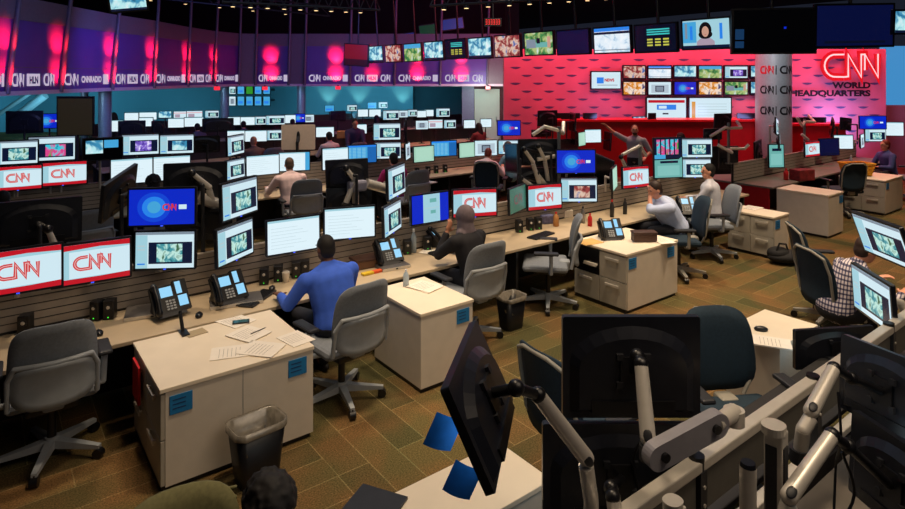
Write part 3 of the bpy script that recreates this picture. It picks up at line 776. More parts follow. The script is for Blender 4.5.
# ------------------------------------------------------------------ monitors on the front row
G1 = 'monitors along the front desk row'
RM = ('rail', .745, 1.02)
LG = 'red and white logo monitor '
for px, py, yaw, kind, w, h, lb in (
    (18, 271, -2, 'logo', .62, .37, LG + 'cut by the left edge, behind the empty grey chair'),
    (92.5, 262, -4, 'logo', .60, .36, LG + 'left of the stacked pair and desk phone, front left'),
    (165, 250, -33, 'app', .55, .36, 'lower monitor with picture on pale page, beneath the blue logo screen at left'),
    (162, 207, -30, 'blue', .60, .355, 'upper blue monitor with small network logo at left, above a picture page'),
    (236, 242, 35, 'app', .56, .37, 'lower turned monitor left of the blue shirt man, facing right'),
    (240.5, 198, 35, 'app', .56, .37, 'upper turned monitor left of the blue shirt man, facing right'),
    (294, 235, -4, 'doc', .58, .37, 'white document monitor directly left of the blue shirt man'),
    (350, 223, -18, 'doc', .58, .36, 'white document monitor just right of the blue shirt man'),
    (393, 218, 37, 'app', .55, .36, 'lower narrow turned monitor between the blue shirt man and headscarf woman'),
    (397, 181, 37, 'app', .56, .37, 'upper narrow turned monitor between the blue shirt man and headscarf woman'),
    (430.5, 208, -2, 'half', .56, .37, 'blue and white monitor left of the woman in the headscarf'),
    (475, 203, -24, 'logo', .60, .37, LG + 'right of the woman in the headscarf'),
    (518, 199, 22, 'logogreen', .54, .36, 'dull green turned logo monitor, left of a bright logo monitor'),
    (545, 197, -16, 'logo', .56, .37, LG + 'directly below-left of the blue screen stack'),
    (579, 190, -36, 'apppeople', .56, .37, 'lower monitor with picture on pale page, under the blue logo screen at centre'),
    (576, 161.5, -34, 'blue', .60, .36, 'upper blue monitor with small network logo at centre'),
    (615, 178, 30, 'mint', .5, .36, 'green turned monitor left of the logo screen, behind the man with hand on face'),
    (636, 177, -12, 'logo', .56, .36, LG + 'just above the head of the man touching his face'),
    (668.5, 167.5, -24, 'tealdoc', .56, .37, 'lower pale teal monitor between two men in light shirts'),
    (695, 168, -36, 'app', .60, .36, 'lower app monitor above-left of the dark haired man in pale shirt'),
    (668, 148.5, -20, 'colour', .58, .38, 'upper monitor with colourful diagonal bars, dark background'),
    (696.5, 148, -34, 'app', .60, .36, 'upper app monitor next to the colourful bars monitor'),
):
    monitor(px, py, ('t', .56), yaw, kind, lb, w, h, 2, 0, G1, RM, led=kind in ('logo', 'app', 'blue', 'doc', 'apppeople'))
# block beyond: right hand desks
RB = ('rail', .745, 1.05)
for px, py, yaw, kind, w, h, lb, sx in (
    (776.5, 156, -30, 'tealdoc', .36, .5, 'upright pale screen at the left end of the right desk block', .9),
    (789, 105, 28, 'app', .0, .0, '', 0),
    (812.5, 149, -8, 'logo', .58, .36, 'small network logo monitor on right desk block, left of a navy screen', 1),
    (829.5, 147, -20, 'darkblue', .62, .42, 'navy blue screen between logo monitor and white screen on right block', 1),
    (843.5, 142, -36, 'doc', .5, .36, 'white screen left of the auburn haired person', 1),
    (862.5, 141, 10, 'page', .46, .36, 'grey page screen just left of the auburn haired person', 1),
    (875.5, 135, -36, 'app', .58, .36, 'app screen directly above the auburn haired person', 1),
    (873, 122.5, -36, 'blue', .74, .36, 'blue logo screen topmost above the auburn haired person', 1),
    (894.5, 129, -44, 'doc', .5, .4, 'pale screen against the grey wall at the far right edge', 1),
):
    if w == 0: continue
    monitor(px, py, ('t', .56), yaw, kind, lb, w, h, 2, 0, 'monitors on the right desk block', RB)
for px, py, yaw, kind, w, h, lb, roll in (
    (777.5, 126.5, 20, 'app', .55, .36, 'upper tilted app screen on the pole right of the silver column', 8),
    (780, 142, 24, 'app', .5, .34, 'lower tilted app screen on the pole right of the silver column', 6)):
    monitor(px, py, ('t', .6), yaw, kind, lb, w, h, 2, roll, 'monitors on the right desk block', ('rail', .76, 1.05))

# monitors seen from behind on the rear side of the front row
GB = 'black monitor backs on the rear of the front row'
BK = []
for px, py, t, yaw, w, h, tilt, roll, lb in (
    (38, 222, 1.02, 178, .66, .40, 0, -1, 'black monitor back behind the far left logo screens'),
    (117, 192, 1.05, 232, .58, .38, 12, 12, 'black tilted monitor back left of the dark haired head'),
    (196, 182, 1.05, 160, .60, .40, 0, 0, 'black monitor back with silver arm, right of the dark haired head'),
    (198, 222, 1.0, 160, .60, .36, 0, 0, 'black monitor back low down between blue logo and turned screens'),
    (347, 173, 1.05, 152, .50, .34, 6, 2, 'black monitor back in front of the man in the pale pink shirt'),
    (349, 202, 1.05, 160, .54, .36, 0, 0, 'low dark monitor back behind the white document screens'),
    (538, 152, 1.08, 146, .62, .40, 0, 0, 'upper black monitor back with paired silver arms, left of the blue centre screen'),
    (537, 180, 1.08, 150, .62, .38, 0, 0, 'lower black monitor back with paired silver arms, left of the blue centre screen'),
    (511, 158, 1.0, 248, .5, .42, 0, -6, 'dark narrow monitor seen edge on, right of the leaning man'),
    (603, 172, 1.0, 250, .55, .5, 0, 6, 'dark monitor seen edge on, right of the blue centre screen'),
    (606, 190, .95, 238, .5, .4, 0, 4, 'lower dark monitor seen edge on, beside the green turned monitor'),
    (645, 196, 1.0, 165, .5, .3, 0, 0, 'low black monitor back behind the man touching his face'),
):
    BK.append(monitor(px, py, ('t', t), yaw, 'off', lb, w, h, tilt, roll, GB, ('rail', .81, 1.0)))
GP = 'black monitor backs on the poles of the right block'
for px, py, t, yaw, w, h, tilt, roll, lb in (
    (722, 160, .95, 150, .66, .56, 0, 0, 'large black monitor back behind the silver pole, right of the pale shirt man'),
    (757, 155, .9, 190, .46, .62, 0, 4, 'black monitor back between silver pole and pale upright screen'),
    (831, 127, .95, 205, .5, .42, 8, 10, 'brown tinted tilted monitor back below the headquarters sign'),
    (712, 134, .95, 160, .42, .22, 0, 0, 'small dark monitor back on the pole arm above the pale shirt man'),
    (845, 124, 1.1, 170, .5, .34, 0, -6, 'dark monitor back left of the topmost blue logo screen'),
):
    monitor(px, py, ('t', t), yaw, 'off', lb, w, h, tilt, roll, GP, ('rail', .81, 1.05))
def pole(s, t, z0, z1, arms, label):
    o = thing('monitor_pole', label, 'pole', (s, t, z0)); b = MB(); b.cyl((0, 0, 0), (0, 0, z1 - z0), .026, .026, M_steel, 12); part('pole', b, o)
    b = MB(); b.cyl((0, 0, 0), (0, 0, .02), .07, .07, M_steel, 14); part('base', b, o)
    for pts in arms:
        b = MB(); b.tube([Vector(p) for p in pts], .03, M_silver, 8); part('arm', b, o)
h_ = 1.0
pp = G(735, 183, .76); pole(pp.x, .78, 1.12, 1.93, [[(0, 0, .7), (-.3, -.1, .74), (-.5, .1, .56)], [(0, 0, .7), (.3, -.1, .7), (.42, .05, .82)], [(0, 0, .3), (-.25, -.2, .26), (-.4, 0, .4)], [(0, 0, .3), (.24, -.2, .3), (.3, -.25, .38)]], 'silver monitor pole with jointed arms at left end of right desk block')
pp = Tp(804.5, 150, .78); pole(pp.x, .78, 1.12, 1.86, [[(0, 0, .68), (-.35, -.1, .6), (-.62, -.1, .8)], [(0, 0, .68), (.3, -.1, .66), (.45, .1, .8)], [(0, 0, .3), (-.3, -.2, .3), (-.4, -.1, .42)]], 'silver monitor pole with jointed arms below the headquarters sign')
pp = Tp(553, 150, .9); pole(pp.x, .78, 1.12, 2.1, [[(0, 0, .92), (-.2, .1, .98), (-.35, .2, .86)], [(0, 0, .92), (.2, .1, .86), (.32, .2, 1.02)], [(0, 0, .55), (-.3, .15, .5)]], 'silver monitor pole with white jointed arms, left of the blue centre screen')
pp = Tp(634, 160, .9); pole(pp.x, .78, 1.12, 1.72, [[(0, 0, .56), (-.35, .1, .42)], [(0, 0, .56), (.3, .1, .36)]], 'silver pole with sloping arms in front of the waving man')

# visible silver arm tubes that hold the black backs, each a part of its monitor
def mw(o): return Matrix.Translation(o.location) @ o.rotation_euler.to_matrix().to_4x4()
def arm(mon, p0, p1, p2, r=.026):
    I = mw(mon).inverted(); p0, p1, p2 = Vector(p0), Vector(p1), Vector(p2)
    b = MB(); b.cyl(p1 - Vector((0, 0, r)), p2, r * 1.25, r * 1.25, M_silver, 12, I); b.cyl(p2, p2 + Vector((0, 0, -.03)), r * 2, r * 2, M_dark, 12, I); o = part('arm', b, mon)
    b = MB(); b.cyl(p0, p1, r * .9, r * 1.15, M_silver, 14, I); b.ell(p0, (r * .95,) * 3, M_silver, M=I); b.ell(p1, (r * 1.2,) * 3, M_silver, M=I); part('upper_link', b, o)
    b = MB(); b.tube([p0, mw(mon) @ Vector((0, .06, 0))], r * .9, M_black, 10, I); b.ell(p0, (r * 1.5,) * 3, M_black, M=I); part('joint', b, o)
for (k, x0, y0, x1, y1, x2, y2, t) in ((0, 48, 229, 57, 251, 60, 268, .88), (2, 192, 173, 209, 187, 214, 208, .88), (4, 346, 168, 354, 179, 346, 203, .88), (6, 524, 149, 533, 162, 540, 186, .88), (6, 538, 146, 545, 160, 549, 186, .88), (7, 521, 178, 532, 186, 536, 200, .88), (7, 537, 173, 545, 184, 549, 200, .88), (11, 621, 157, 626, 168, 629, 180, .88)):
    arm(BK[k], Tp(x0, y0, t), Tp(x1, y1, t), Tp(x2, y2, t))
I = mw(BK[4]).inverted(); pz = Tp(357, 186, .9)
b = MB(); b.box(pz, (.24, .1, .13), mat('arm_box_grey', hexc(150, 150, 170), .5, .2, noise=.06), I, bev=.03); ab = part('arm_base', b, BK[4])
b = MB(); b.tube([pz + Vector((.12, 0, .02)), pz + Vector((.46, .02, -.1))], .06, M_silver, 10, I); part('lower_link', b, ab)
b = MB(); b.cyl(pz + Vector((-.02, 0, -.06)), Vector((pz.x - .02, pz.y, .735)), .04, .04, M_silver, 12, I); part('post', b, ab)
I = mw(BK[2]).inverted(); pz = Tp(207, 200, .9); b = MB(); b.tube([pz + Vector((-.1, 0, .05)), pz + Vector((.22, 0, -.12))], .06, M_silver, 10, I); ab = part('arm_base', b, BK[2])
b = MB(); b.cyl(pz + Vector((.22, 0, -.1)), Vector((pz.x + .22, pz.y, .735)), .04, .04, M_dark, 12, I); part('post', b, ab)

# ------------------------------------------------------------------ second row monitors
G2 = 'monitors along the second desk row'
R2 = ('rail', 5.715, 1.05)
for px, py, yaw, kind, w, h, lb, t in (
    (15, 152.5, -12, 'app', .58, .36, 'app monitor at the left edge, above the left logo screen of the second row', 5.4),
    (52, 148.5, -14, 'appbars', .62, .38, 'monitor with colour bars picture, second row left', 5.4),
    (18, 178, -8, 'logo', .60, .37, LG + 'second row, at the left edge', 5.4),
    (63, 173.5, -8, 'logo', .64, .37, LG + 'second row, above the black monitor back at left', 5.4),
    (103, 149, -8, 'skyhalf', .56, .36, 'dark monitor with blue skyline picture, second row left', 5.4),
    (140.5, 144.5, -14, 'apppurple', .56, .35, 'monitor with purple stage picture, above a white screen, second row', 5.4),
    (177, 144, -18, 'appcool', .54, .34, 'monitor with pale blue picture, second row, above the dark head', 5.4),
    (132, 171, -6, 'doc', .62, .42, 'white screen left of the dark haired head', 5.4),
    (172, 168, -12, 'doc', .58, .42, 'white screen right of the dark haired head, half hidden by a black monitor', 5.4),
    (236, 145, 42, 'app', .56, .36, 'upper turned monitor left of the pale pink shirt man', 5.4),
    (235.5, 169, 34, 'app', .52, .36, 'lower turned monitor left of the pale pink shirt man', 5.4),
    (263, 165, -2, 'doc', .62, .38, 'white monitor left of the pale pink shirt man', 5.4),
    (294, 161.5, -20, 'docblue', .60, .37, 'white monitor with blue margin behind the pale pink shirt man', 5.4),
    (335.5, 158.5, -4, 'doc', .56, .44, 'pale document monitor right of the pale pink shirt man', 5.4),
    (361.5, 154, -16, 'list', .64, .38, 'bright blue list monitor behind the magenta top', 5.4),
    (387, 131.5, -26, 'app', .58, .37, 'upper app monitor right of the magenta top', 5.4),
    (388, 150.5, -26, 'app', .56, .36, 'lower app monitor right of the magenta top', 5.4),
    (407, 131, 58, 'off', .52, .5, 'dark monitor seen edge on, upper, second row centre', 5.4),
    (408, 151, 44, 'page', .44, .36, 'narrow turned page monitor under the edge-on dark monitor', 5.4),
    (424, 154, -2, 'mint', .54, .36, 'pale mint screen left of a blue list screen, second row', 5.4),
    (444, 148.5, -16, 'list', .62, .36, 'bright blue list monitor above the speakers, second row', 5.4),
    (467, 150, -2, 'mint', .46, .36, 'pale mint screen left of the leaning man', 5.4),
    (486, 148, -20, 'page', .58, .38, 'pale page screen behind the leaning man', 5.4),
    (509.5, 147, -34, 'app', .56, .36, 'lower app screen above the leaning man’s companion', 5.4),
    (509, 128, -34, 'blue', .58, .38, 'upper blue logo screen right of the leaning man', 5.4),
    (593, 136, -24, 'doc', .5, .38, 'pale wide screen left of the waving man', 5.4),
    (582, 139, 14, 'mint', .42, .38, 'pale green screen beside the wide pale screen, left of the waving man', 5.4),
    (639, 122, -20, 'cool', .44, .34, 'small blue and teal screen behind the waving man’s head', 5.4),
):
    monitor(px, py, ('t', t), yaw, kind, lb, w, h, 2, 0, G2, R2, led=kind == 'logo')
# silver computer back (all in one) and other backs behind row two
o = thing('desktop_computer', 'silver all-in-one computer seen from behind on the second row', 'computer', Tp(298.5, 137, 6.1), (0, 0, R(148)))
M_alu = mat('aluminium_back', hexc(238, 216, 196), .5, .0, noise=.04)
b = MB(); b.prism(rrect(.66, .50, .02), 0, .03, M_alu); part('housing', b, o)
b = MB(); b.quad(-.32, -.14, .32, .235, -.002, S_white); part('screen', b, o)
b = MB(); b.ell((.0, .035, .0), (.035, .02, .12), M_black); b.cyl((0, .04, .0), (0, .16, -.1), .03, .03, M_dark, 10); b.cyl((0, .16, -.1), (0, .12, -.7), .03, .03, M_dark, 10); part('stand', b, o)
for px, py, t, yaw, w, h, lb in (
    (203, 168 - 24, 6.05, 165, .58, .3, 'low grey monitor back beside the black round topped monitor, second row'),
    (547, 118, 6.0, 165, .60, .42, 'olive monitor back by the red wall, upper'),
    (541, 133, 6.0, 165, .60, .2, 'olive monitor back by the red wall, lower'),
    (572, 122, 5.6, 236, .6, .5, 'dark monitor seen edge on against the red counter'),
    (573, 137, 5.6, 236, .5, .4, 'lower dark edge-on monitor beside the pale green screen'),
    (607, 141, 5.2, 240, .5, .5, 'dark edge-on monitor at the waving man’s elbow'),
    (722, 122, 2.6, 165, .56, .44, 'dark monitor back in front of the red counter, left of silver column'),
):
    monitor(px, py, ('t', t), yaw, 'off', lb, w, h, 4, 0, 'monitor backs on the second row', ('rail', 5.79, 1.1) if 5 < t else ('rail', t - .05, 1.5))

# ------------------------------------------------------------------ rows three to five: standard screens on feet
ORD = ['first', 'second', 'third', 'fourth', 'fifth', 'sixth', 'seventh', 'eighth', 'ninth', 'tenth', 'eleventh', 'twelfth', 'thirteenth', 'fourteenth', 'fifteenth', 'sixteenth', 'seventeenth', 'eighteenth', 'nineteenth', 'twentieth']
KW = {'doc': 'white', 'app': 'pale app', 'page': 'grey page', 'list': 'blue list', 'pinkpage': 'pinkish page', 'skyonly': 'blue', 'blue': 'deep blue', 'cool': 'teal picture', 'off': 'black'}
def far_row(name, t, zt, lst):
    lst = sorted(lst)
    for i, (px, py, wpx, hpx, kind) in enumerate(lst):
        p = Tp(px, py, t); Y = depth(p); yaw = -A * 180 / PI * .6
        g = ca * math.cos(R(yaw)) - math.sin(R(yaw)) * 0
        w = max(.42, min(.75, wpx * Y / F / .97)); h = max(.3, min(.55, hpx * Y / F))
        monitor(px, py, ('t', t), yaw, kind, '%s screen, %s from left of %s' % (KW[kind], ORD[i], name), w, h, 0, 0, 'screens on ' + name, ('stand', zt))
far_row('the third desk row', 10.35, .73, [(236, 136, 17, 9, 'doc'), (256, 136, 21, 12, 'doc'), (274, 135, 13, 11, 'app'), (325, 132, 18, 11, 'doc'), (360, 129, 10, 9, 'doc'), (422, 125, 8, 9, 'page'), (435.5, 124, 15, 9, 'pinkpage'), (450, 124, 12, 9, 'app'), (469.5, 124, 11, 9, 'doc'), (486, 123, 11, 9, 'doc')])
far_row('the fourth desk row', 15.5, .73, [(116, 126, 10, 12, 'doc'), (146, 122, 7, 6, 'doc'), (176, 123, 15, 10, 'doc'), (194, 122, 18, 10, 'doc'), (234, 121, 6, 9, 'doc'), (246, 121, 17, 9, 'doc'), (260, 120.5, 10, 9, 'app'), (275, 120, 19, 10, 'app'), (290, 119, 11, 9, 'doc'), (299.5, 118, 6, 9, 'blue'), (308.5, 118.5, 11, 7, 'page'), (363, 113, 10, 8, 'doc'), (375, 113, 12, 8, 'doc'), (391, 115, 16, 10, 'app'), (403, 114, 7, 7, 'page'), (412.5, 113, 7, 7, 'app'), (421.5, 114, 6, 6, 'doc'), (429, 113, 8, 6, 'doc'), (443, 112.5, 14, 9, 'app')])
far_row('the rearmost desk row', 19.05, .73, [(131.5, 116.5, 13, 5, 'doc'), (148, 116, 16, 6, 'doc'), (165, 115, 12, 5, 'cool'), (180, 115, 12, 5, 'pinkpage'), (194.5, 114.5, 15, 5, 'pinkpage'), (212, 114, 13, 6, 'app'), (329.5, 108.5, 8, 6, 'skyonly'), (352, 108, 10, 6, 'app'), (372, 105.5, 9, 5, 'skyonly'), (383, 105, 9, 6, 'app')])
for px, py, w, h, t, lb in ((218, 125, .78, .36, 11.1, 'wide black monitor back above the brown headrest, third row'), (132, 128, .6, .36, 11.1, 'black monitor back near the round column at left'), (158, 128, .3, .36, 11.1, 'dark brown monitor back left of two bright white screens'), (25, 122, .7, .5, 11.1, 'dark monitor back with blue glow at far left'), (338, 116, .6, .4, 15.9, 'dark monitor back under the wall lights'), (372, 131, .5, .4, 11.1, 'olive monitor back right of the standing person')):
    monitor(px, py, ('t', t), 165, 'off', lb, w, h, 0, 0, 'black monitor backs in the far rows', ('stand', .73 if px > 30 else 0))
monitor(24, 121, ('t', 14.6), -20, 'app', 'blue app screen at far left beneath the slanted pale bars', .6, .42, 0, 0, None, ('stand', .73 - .73))
monitor(49, 121, ('t', 14.6), -20, 'blue', 'blue screen left of the tall dark display', .62, .42, 0, 0, None, ('stand', 0))

# tall dark display left
p = D(75, 116, 13.6); t = thing('display_board', 'tall dark brown display screen standing left of the grey column', 'display', p, (0, 0, R(-37)))
b = MB(); b.prism(rrect(.82, .88, .01), 0, .05, M_black); part('housing', b, t)
b = MB(); b.quad(-.385, -.42, .385, .39, -.002, mat('brown_screen', hexc(62, 54, 36), .3, emit=hexc(44, 38, 22), es=.5)); part('screen', b, t)
b = MB(); b.cyl((0, .08, -.4), (0, .08, -p.z + .02), .04, .04, M_dark, 10); b.box((0, .08, -p.z + .02), (.6, .5, .04), M_dark, bev=.01); part('stand', b, t)

# ------------------------------------------------------------------ hanging screens
HS = 10.75
def hanging(px, py, kind, lb, w=1.0, h=.6, plane=None, yaw=-90, tilt=-4, roll=0):
    p = Sp(px, py, HS) if plane is None else D(px, py, plane)
    r = Euler((-R(tilt), R(roll), R(yaw)), 'XYZ'); o = thing('hanging_screen', lb, 'screen', p, r, 'screens hanging from the ceiling')
    b = MB(); b.prism(rrect(w, h, .012), 0, .07, M_black); b.span((-w * .3, .07, -h * .3), (w * .3, .11, h * .3), M_black); part('housing', b, o)
    link('screen', screen_mesh(kind, w - .07, h - .07), o, (0, -.002, 0))
    b = MB(); b.cyl((0, .13, 0), (0, .13, 6.6 - p.z - .02), .03, .03, M_black, 8); b.span((-.1, .1, -.1), (.1, .14, .1), M_black); part('hanger', b, o)
for i, (px, py, kind, lb) in enumerate((
    (375.3, 54.3, 'cool', 'hanging screen with pale picture, right of the dark red one'), (393, 53.5, 'people', 'hanging screen with yellow and grey picture, third of the hanging row'),
    (412.5, 52.5, 'field', 'hanging screen with green and blue picture, fourth of the hanging row'), (433.5, 51, 'cool', 'hanging screen with bright blue crowd picture, fifth of the hanging row'),
    (455, 49, 'data', 'hanging dark screen with teal and yellow text, left of two pale screens'), (479.5, 48, 'cool', 'hanging screen with pale stadium picture, seventh of the hanging row'),
    (507, 46, 'people', 'hanging screen with a person in blue, eighth of the hanging row'), (538.5, 43.5, 'street', 'hanging screen with a pale street scene'),
    (572.5, 42, 'darkblue', 'hanging unlit dark blue screen between street scene and ice rink'), (611.5, 40, 'ice', 'hanging screen with a bright ice rink'),
    (655, 38, 'data', 'hanging dark screen with text rows, left of the newsreader screen'), (705.5, 33.8, 'anchor', 'hanging screen with a dark haired newsreader'))):
    hanging(px, py, kind, lb)
hanging(356, 55, 'darkred', 'hanging dark red screen at the left end of the hanging row', 1.0, .8, 21.5, -60, -4, 4)
hanging(774, 31, 'darkglass', 'large black hanging screen right of the newsreader screen', 1.36, .78, 10.3, -46, -3, 0)
hanging(855, 25.5, 'darkblue', 'large dark blue hanging screen above the headquarters sign', 1.36, .74, 10.2, -36, -3, -1)
hanging(912, 22, 'cool', 'hanging screen with blue picture, cut by the right edge', .6, .42, 10, -40, -3, 0)
hanging(128, 1, 'cool', 'tilted hanging screen at the top edge above the balcony', .62, .4, 10.5, -10, -20, -8)

# screens on the red wall
YM = YW - .08
def wallscreen(x0, x1, y0, y1, kind, lb, group='screens on the red wall'):
    w = (x1 - x0) * YM / F; h = (y1 - y0) * YM / F
    o = thing('wall_screen', lb, 'screen', VF @ Vector((xw((x0 + x1) / 2, YM), YM, zw((y0 + y1) / 2, YM))), (0, 0, -A), group)
    b = MB(); b.prism(rrect(w, h, .015), 0, .075, M_shell); part('housing', b, o)
    link('screen', screen_mesh(kind, w - .07, h - .07), o, (0, -.002, 0))
wallscreen(590.5, 621.5, 71, 89.5, 'newslogo', 'wall screen reading NEWS on white, left of the screen grid')
for j, (y0, y1, ks, rn) in enumerate(((65, 79, ['people', 'ice', 'cool', 'field', 'apppurple', 'cool'], 'top row'), (81, 95.5, ['warm', 'page', 'blue', 'warm', 'street', 'cool'], 'second row'))):
    for (x0, x1), k, od in zip(((622.5, 646), (647.5, 672), (673.5, 697), (698, 722.5), (724, 748.5), (750, 760)), ks, ORD):
        wallscreen(x0, x1, y0, y1, k, 'small wall screen, %s from left in the %s of the red wall grid' % (od, rn))
wallscreen(646, 687, 97, 122.5, 'news', 'large wall screen with red headline bar and blue logo')
wallscreen(688.5, 732, 97, 122.5, 'table', 'large wall screen with pale table and orange column')
for x0, x1, y0, y1, rgb, lb in ((394, 416, 33, 42, (20, 40, 120), 'dim blue screen behind the balcony glass, leftmost of three'), (419, 437, 24, 37, (10, 60, 36), 'dim green screen behind the balcony glass'), (440, 464, 18, 30, (24, 50, 130), 'dim blue screen behind the balcony glass, rightmost of three')):
    Yd = 28.9; w = (x1 - x0) * Yd / F; h = (y1 - y0) * Yd / F
    o = thing('wall_screen', lb, 'screen', VF @ Vector((xw((x0 + x1) / 2, Yd), Yd, zw((y0 + y1) / 2, Yd))), (0, R(-8), -A))
    b = MB(); b.prism(rrect(w, h, .02), 0, .09, M_black); part('housing', b, o); b = MB(); b.quad(-w * .46, -h * .42, w * .46, h * .42, -.002, glow('screen_dim_%d' % x0, rgb, .8)); part('screen', b, o)
# bank of small screens on the back wall under the balcony
YB = 29.8
for j, (y0, y1, ks, rn) in enumerate(((86, 94.5, ['app', 'skyonly', 'bluegrn', 'skyonly', 'skyonly'], 'upper'), (96, 106, ['page', 'skyonly', 'skyonly', 'skyonly', 'skyonly'], 'lower'))):
    for i, k in enumerate(ks):
        x0 = 228.5 + i * 8.6; x1 = x0 + 7.6; w = (x1 - x0) * YB / F; h = (y1 - y0) * YB / F
        o = thing('wall_screen', 'small %s screen, %s from left in the %s row of the bank between grey columns' % ({'bluegrn': 'green', 'skyonly': 'blue', 'app': 'pale', 'page': 'pale'}[k], ORD[i], rn), 'screen', VF @ Vector((xw((x0 + x1) / 2, YB), YB, zw((y0 + y1) / 2, YB))), (0, 0, -A), 'bank of small screens under the balcony')
        b = MB(); b.prism(rrect(w, h, .01), 0, .06, M_black); b.span((-.05, .06, -.05), (.05, 31 - YB, .05), M_dark); part('housing', b, o)
        link('screen', screen_mesh(k, w - .06, h - .06), o, (0, -.002, 0))

# ------------------------------------------------------------------ near rail monitors and arms
GN = 'monitors on the near rail'
N1 = monitor(0, 0, None, 221, 'doc', 'black monitor turned away at the bottom centre with two blue notes on its edge', .58, .37, -25, 0, GN, None, pos=Vector((1.47, -3.68, 1.637)))
N2 = monitor(0, 0, None, 142.5, 'doc', 'upper black monitor seen squarely from behind with silver arm, bottom right', .62, .455, 0, 0, GN, None, pos=D(629.5, 364, 2.78))
N3 = monitor(0, 0, None, 142, 'doc', 'lower black monitor back beneath the squarely seen one, bottom edge', .68, .44, 0, 0, GN, None, pos=D(617, 469, 2.76))
monitor(0, 0, None, 150, 'doc', 'low black monitor back behind the silver rail, next to white cabinet top', .66, .3, 0, 0, GN, ('stand', .715), pos=Tp(832, 346, -3.5))
N5 = monitor(0, 0, None, 232, 'app', 'upper lit screen tilted above the plaid shirt person', .60, .37, -20, 0, GN, None, pos=D(857, 231, 5.33) + Vector((-sa, -ca, 0)) * .3)
N8 = monitor(0, 0, None, 224, 'app', 'lower lit screen in front of the plaid shirt person', .56, .36, -4, 0, GN, None, pos=D(851, 284, 4.8) + Vector((-sa, -ca, 0)) * .28 + Vector((-.03, .02, 0)))
N6 = monitor(0, 0, None, 62, 'doc', 'upper dark monitor edge at the right border above the rail', .58, .37, -8, 6, GN, None, pos=D(893, 392, 2.95))
N7 = monitor(0, 0, None, 56, 'doc', 'lower dark monitor at the bottom right corner', .58, .37, -6, 4, GN, None, pos=D(905, 486, 2.62))
# sticky notes on the turned monitor's edge
for (x, y, lb, rz) in ((443, 433, 'upper blue note stuck to the turned black monitor', .1), (462, 481, 'lower blue note stuck to the turned black monitor', -.1)):
    p = D(x, y, 2.12 if y < 450 else 2.14); b = MB()
    n = 5
    vs = [(-.05 + .1 * i / n, -.012 * math.sin(PI * i / n), -.06 + .12 * j / n + .012 * (i / n)) for j in range(n + 1) for i in range(n + 1)]
    fs = [(j * (n + 1) + i, j * (n + 1) + i + 1, (j + 1) * (n + 1) + i + 1, (j + 1) * (n + 1) + i) for j in range(n) for i in range(n)]
    b.add(vs, fs, M_sticky, None, True)
    solo('sticky_note', b, lb, 'note', p, (0, R(24), -A + rz))
def mw(o): return Matrix.Translation(o.location) @ o.rotation_euler.to_matrix().to_4x4()
def near_arm(mon, tube, joint, lower, r=.028):
    """an arm is part of its monitor. tube: two points of the silver upper link; joint: point at the screen; lower: points down to the rail."""
    I = mw(mon).inverted(); a, e = tube; d = (e - a).normalized()
    b = MB(); b.tube([e - Vector((0, 0, r))] + list(lower), r * 1.05, M_silver, 12, I); b.cyl(lower[-1] + Vector((0, 0, -.03)), lower[-1] + Vector((0, 0, .03)), r * 1.5, r * 1.5, M_dark, 14, I); o = part('arm', b, mon)
    b = MB(); b.cyl(a, e, r, r * 1.12, M_silver, 18, I); b.ell(a, (r,) * 3, M_silver, M=I); b.ell(e, (r * 1.12,) * 3, M_silver, M=I); part('upper_link', b, o)
    b = MB(); vw = (Vector((0, T0, H)) - tube[1]).normalized(); sd = d.cross(vw).normalized(); nv = sd.cross(d).normalized()
    if nv.dot(vw) < 0: nv = -nv
    M = Matrix((sd, d, nv)).transposed().to_4x4(); M.translation = e - d * r * .2 + nv * r * .98
    b.ell((0, 0, 0), (r * .62, r * .95, r * .22), M_dark, M=I @ M); part('elbow_cap', b, o)
    mb_ = mw(mon) @ Vector((0, .07, 0))
    b = MB(); b.tube([a, joint, mb_], r * .7, M_black, 12, I); b.ell(a, (r * 1.08,) * 3, M_black, M=I); b.ell(joint, (r * 1.1,) * 3, M_black, M=I); part('wrist_joint', b, o)
near_arm(N1, (D(538, 395, 2.28), D(586, 458, 2.36)), D(516, 388, 2.2), [D(591, 500, 2.40), D(593, 560, 2.42)])
near_arm(N2, (D(641, 364, 2.56), D(648, 438, 2.42)), D(637, 356, 2.62), [D(650, 452, 2.42)])
near_arm(N6, (D(834, 368, 2.85), D(811, 411, 2.7)), D(851, 378, 2.92), [D(803, 430, 2.68), D(800, 455, 2.7)])
near_arm(N7, (D(832, 435, 2.45), D(789, 496, 2.3)), D(848, 446, 2.5), [D(786, 512, 2.3), D(786, 560, 2.32)])
near_arm(N3, (D(613, 497, 2.4), D(619, 540, 2.36)), D(611, 488, 2.45), [D(620, 570, 2.36)])
for m_, z_ in ((N5, 1.1), (N8, 1.0)):
    I = mw(m_).inverted(); q_ = mw(m_) @ Vector((0, .05, 0)); q2 = mw(m_) @ Vector((0, .2, -.05)); b = MB(); b.tube([q_, q2, Vector((q2.x, -3.97, z_)), ], .03, M_silver, 10, I); part('arm', b, m_)
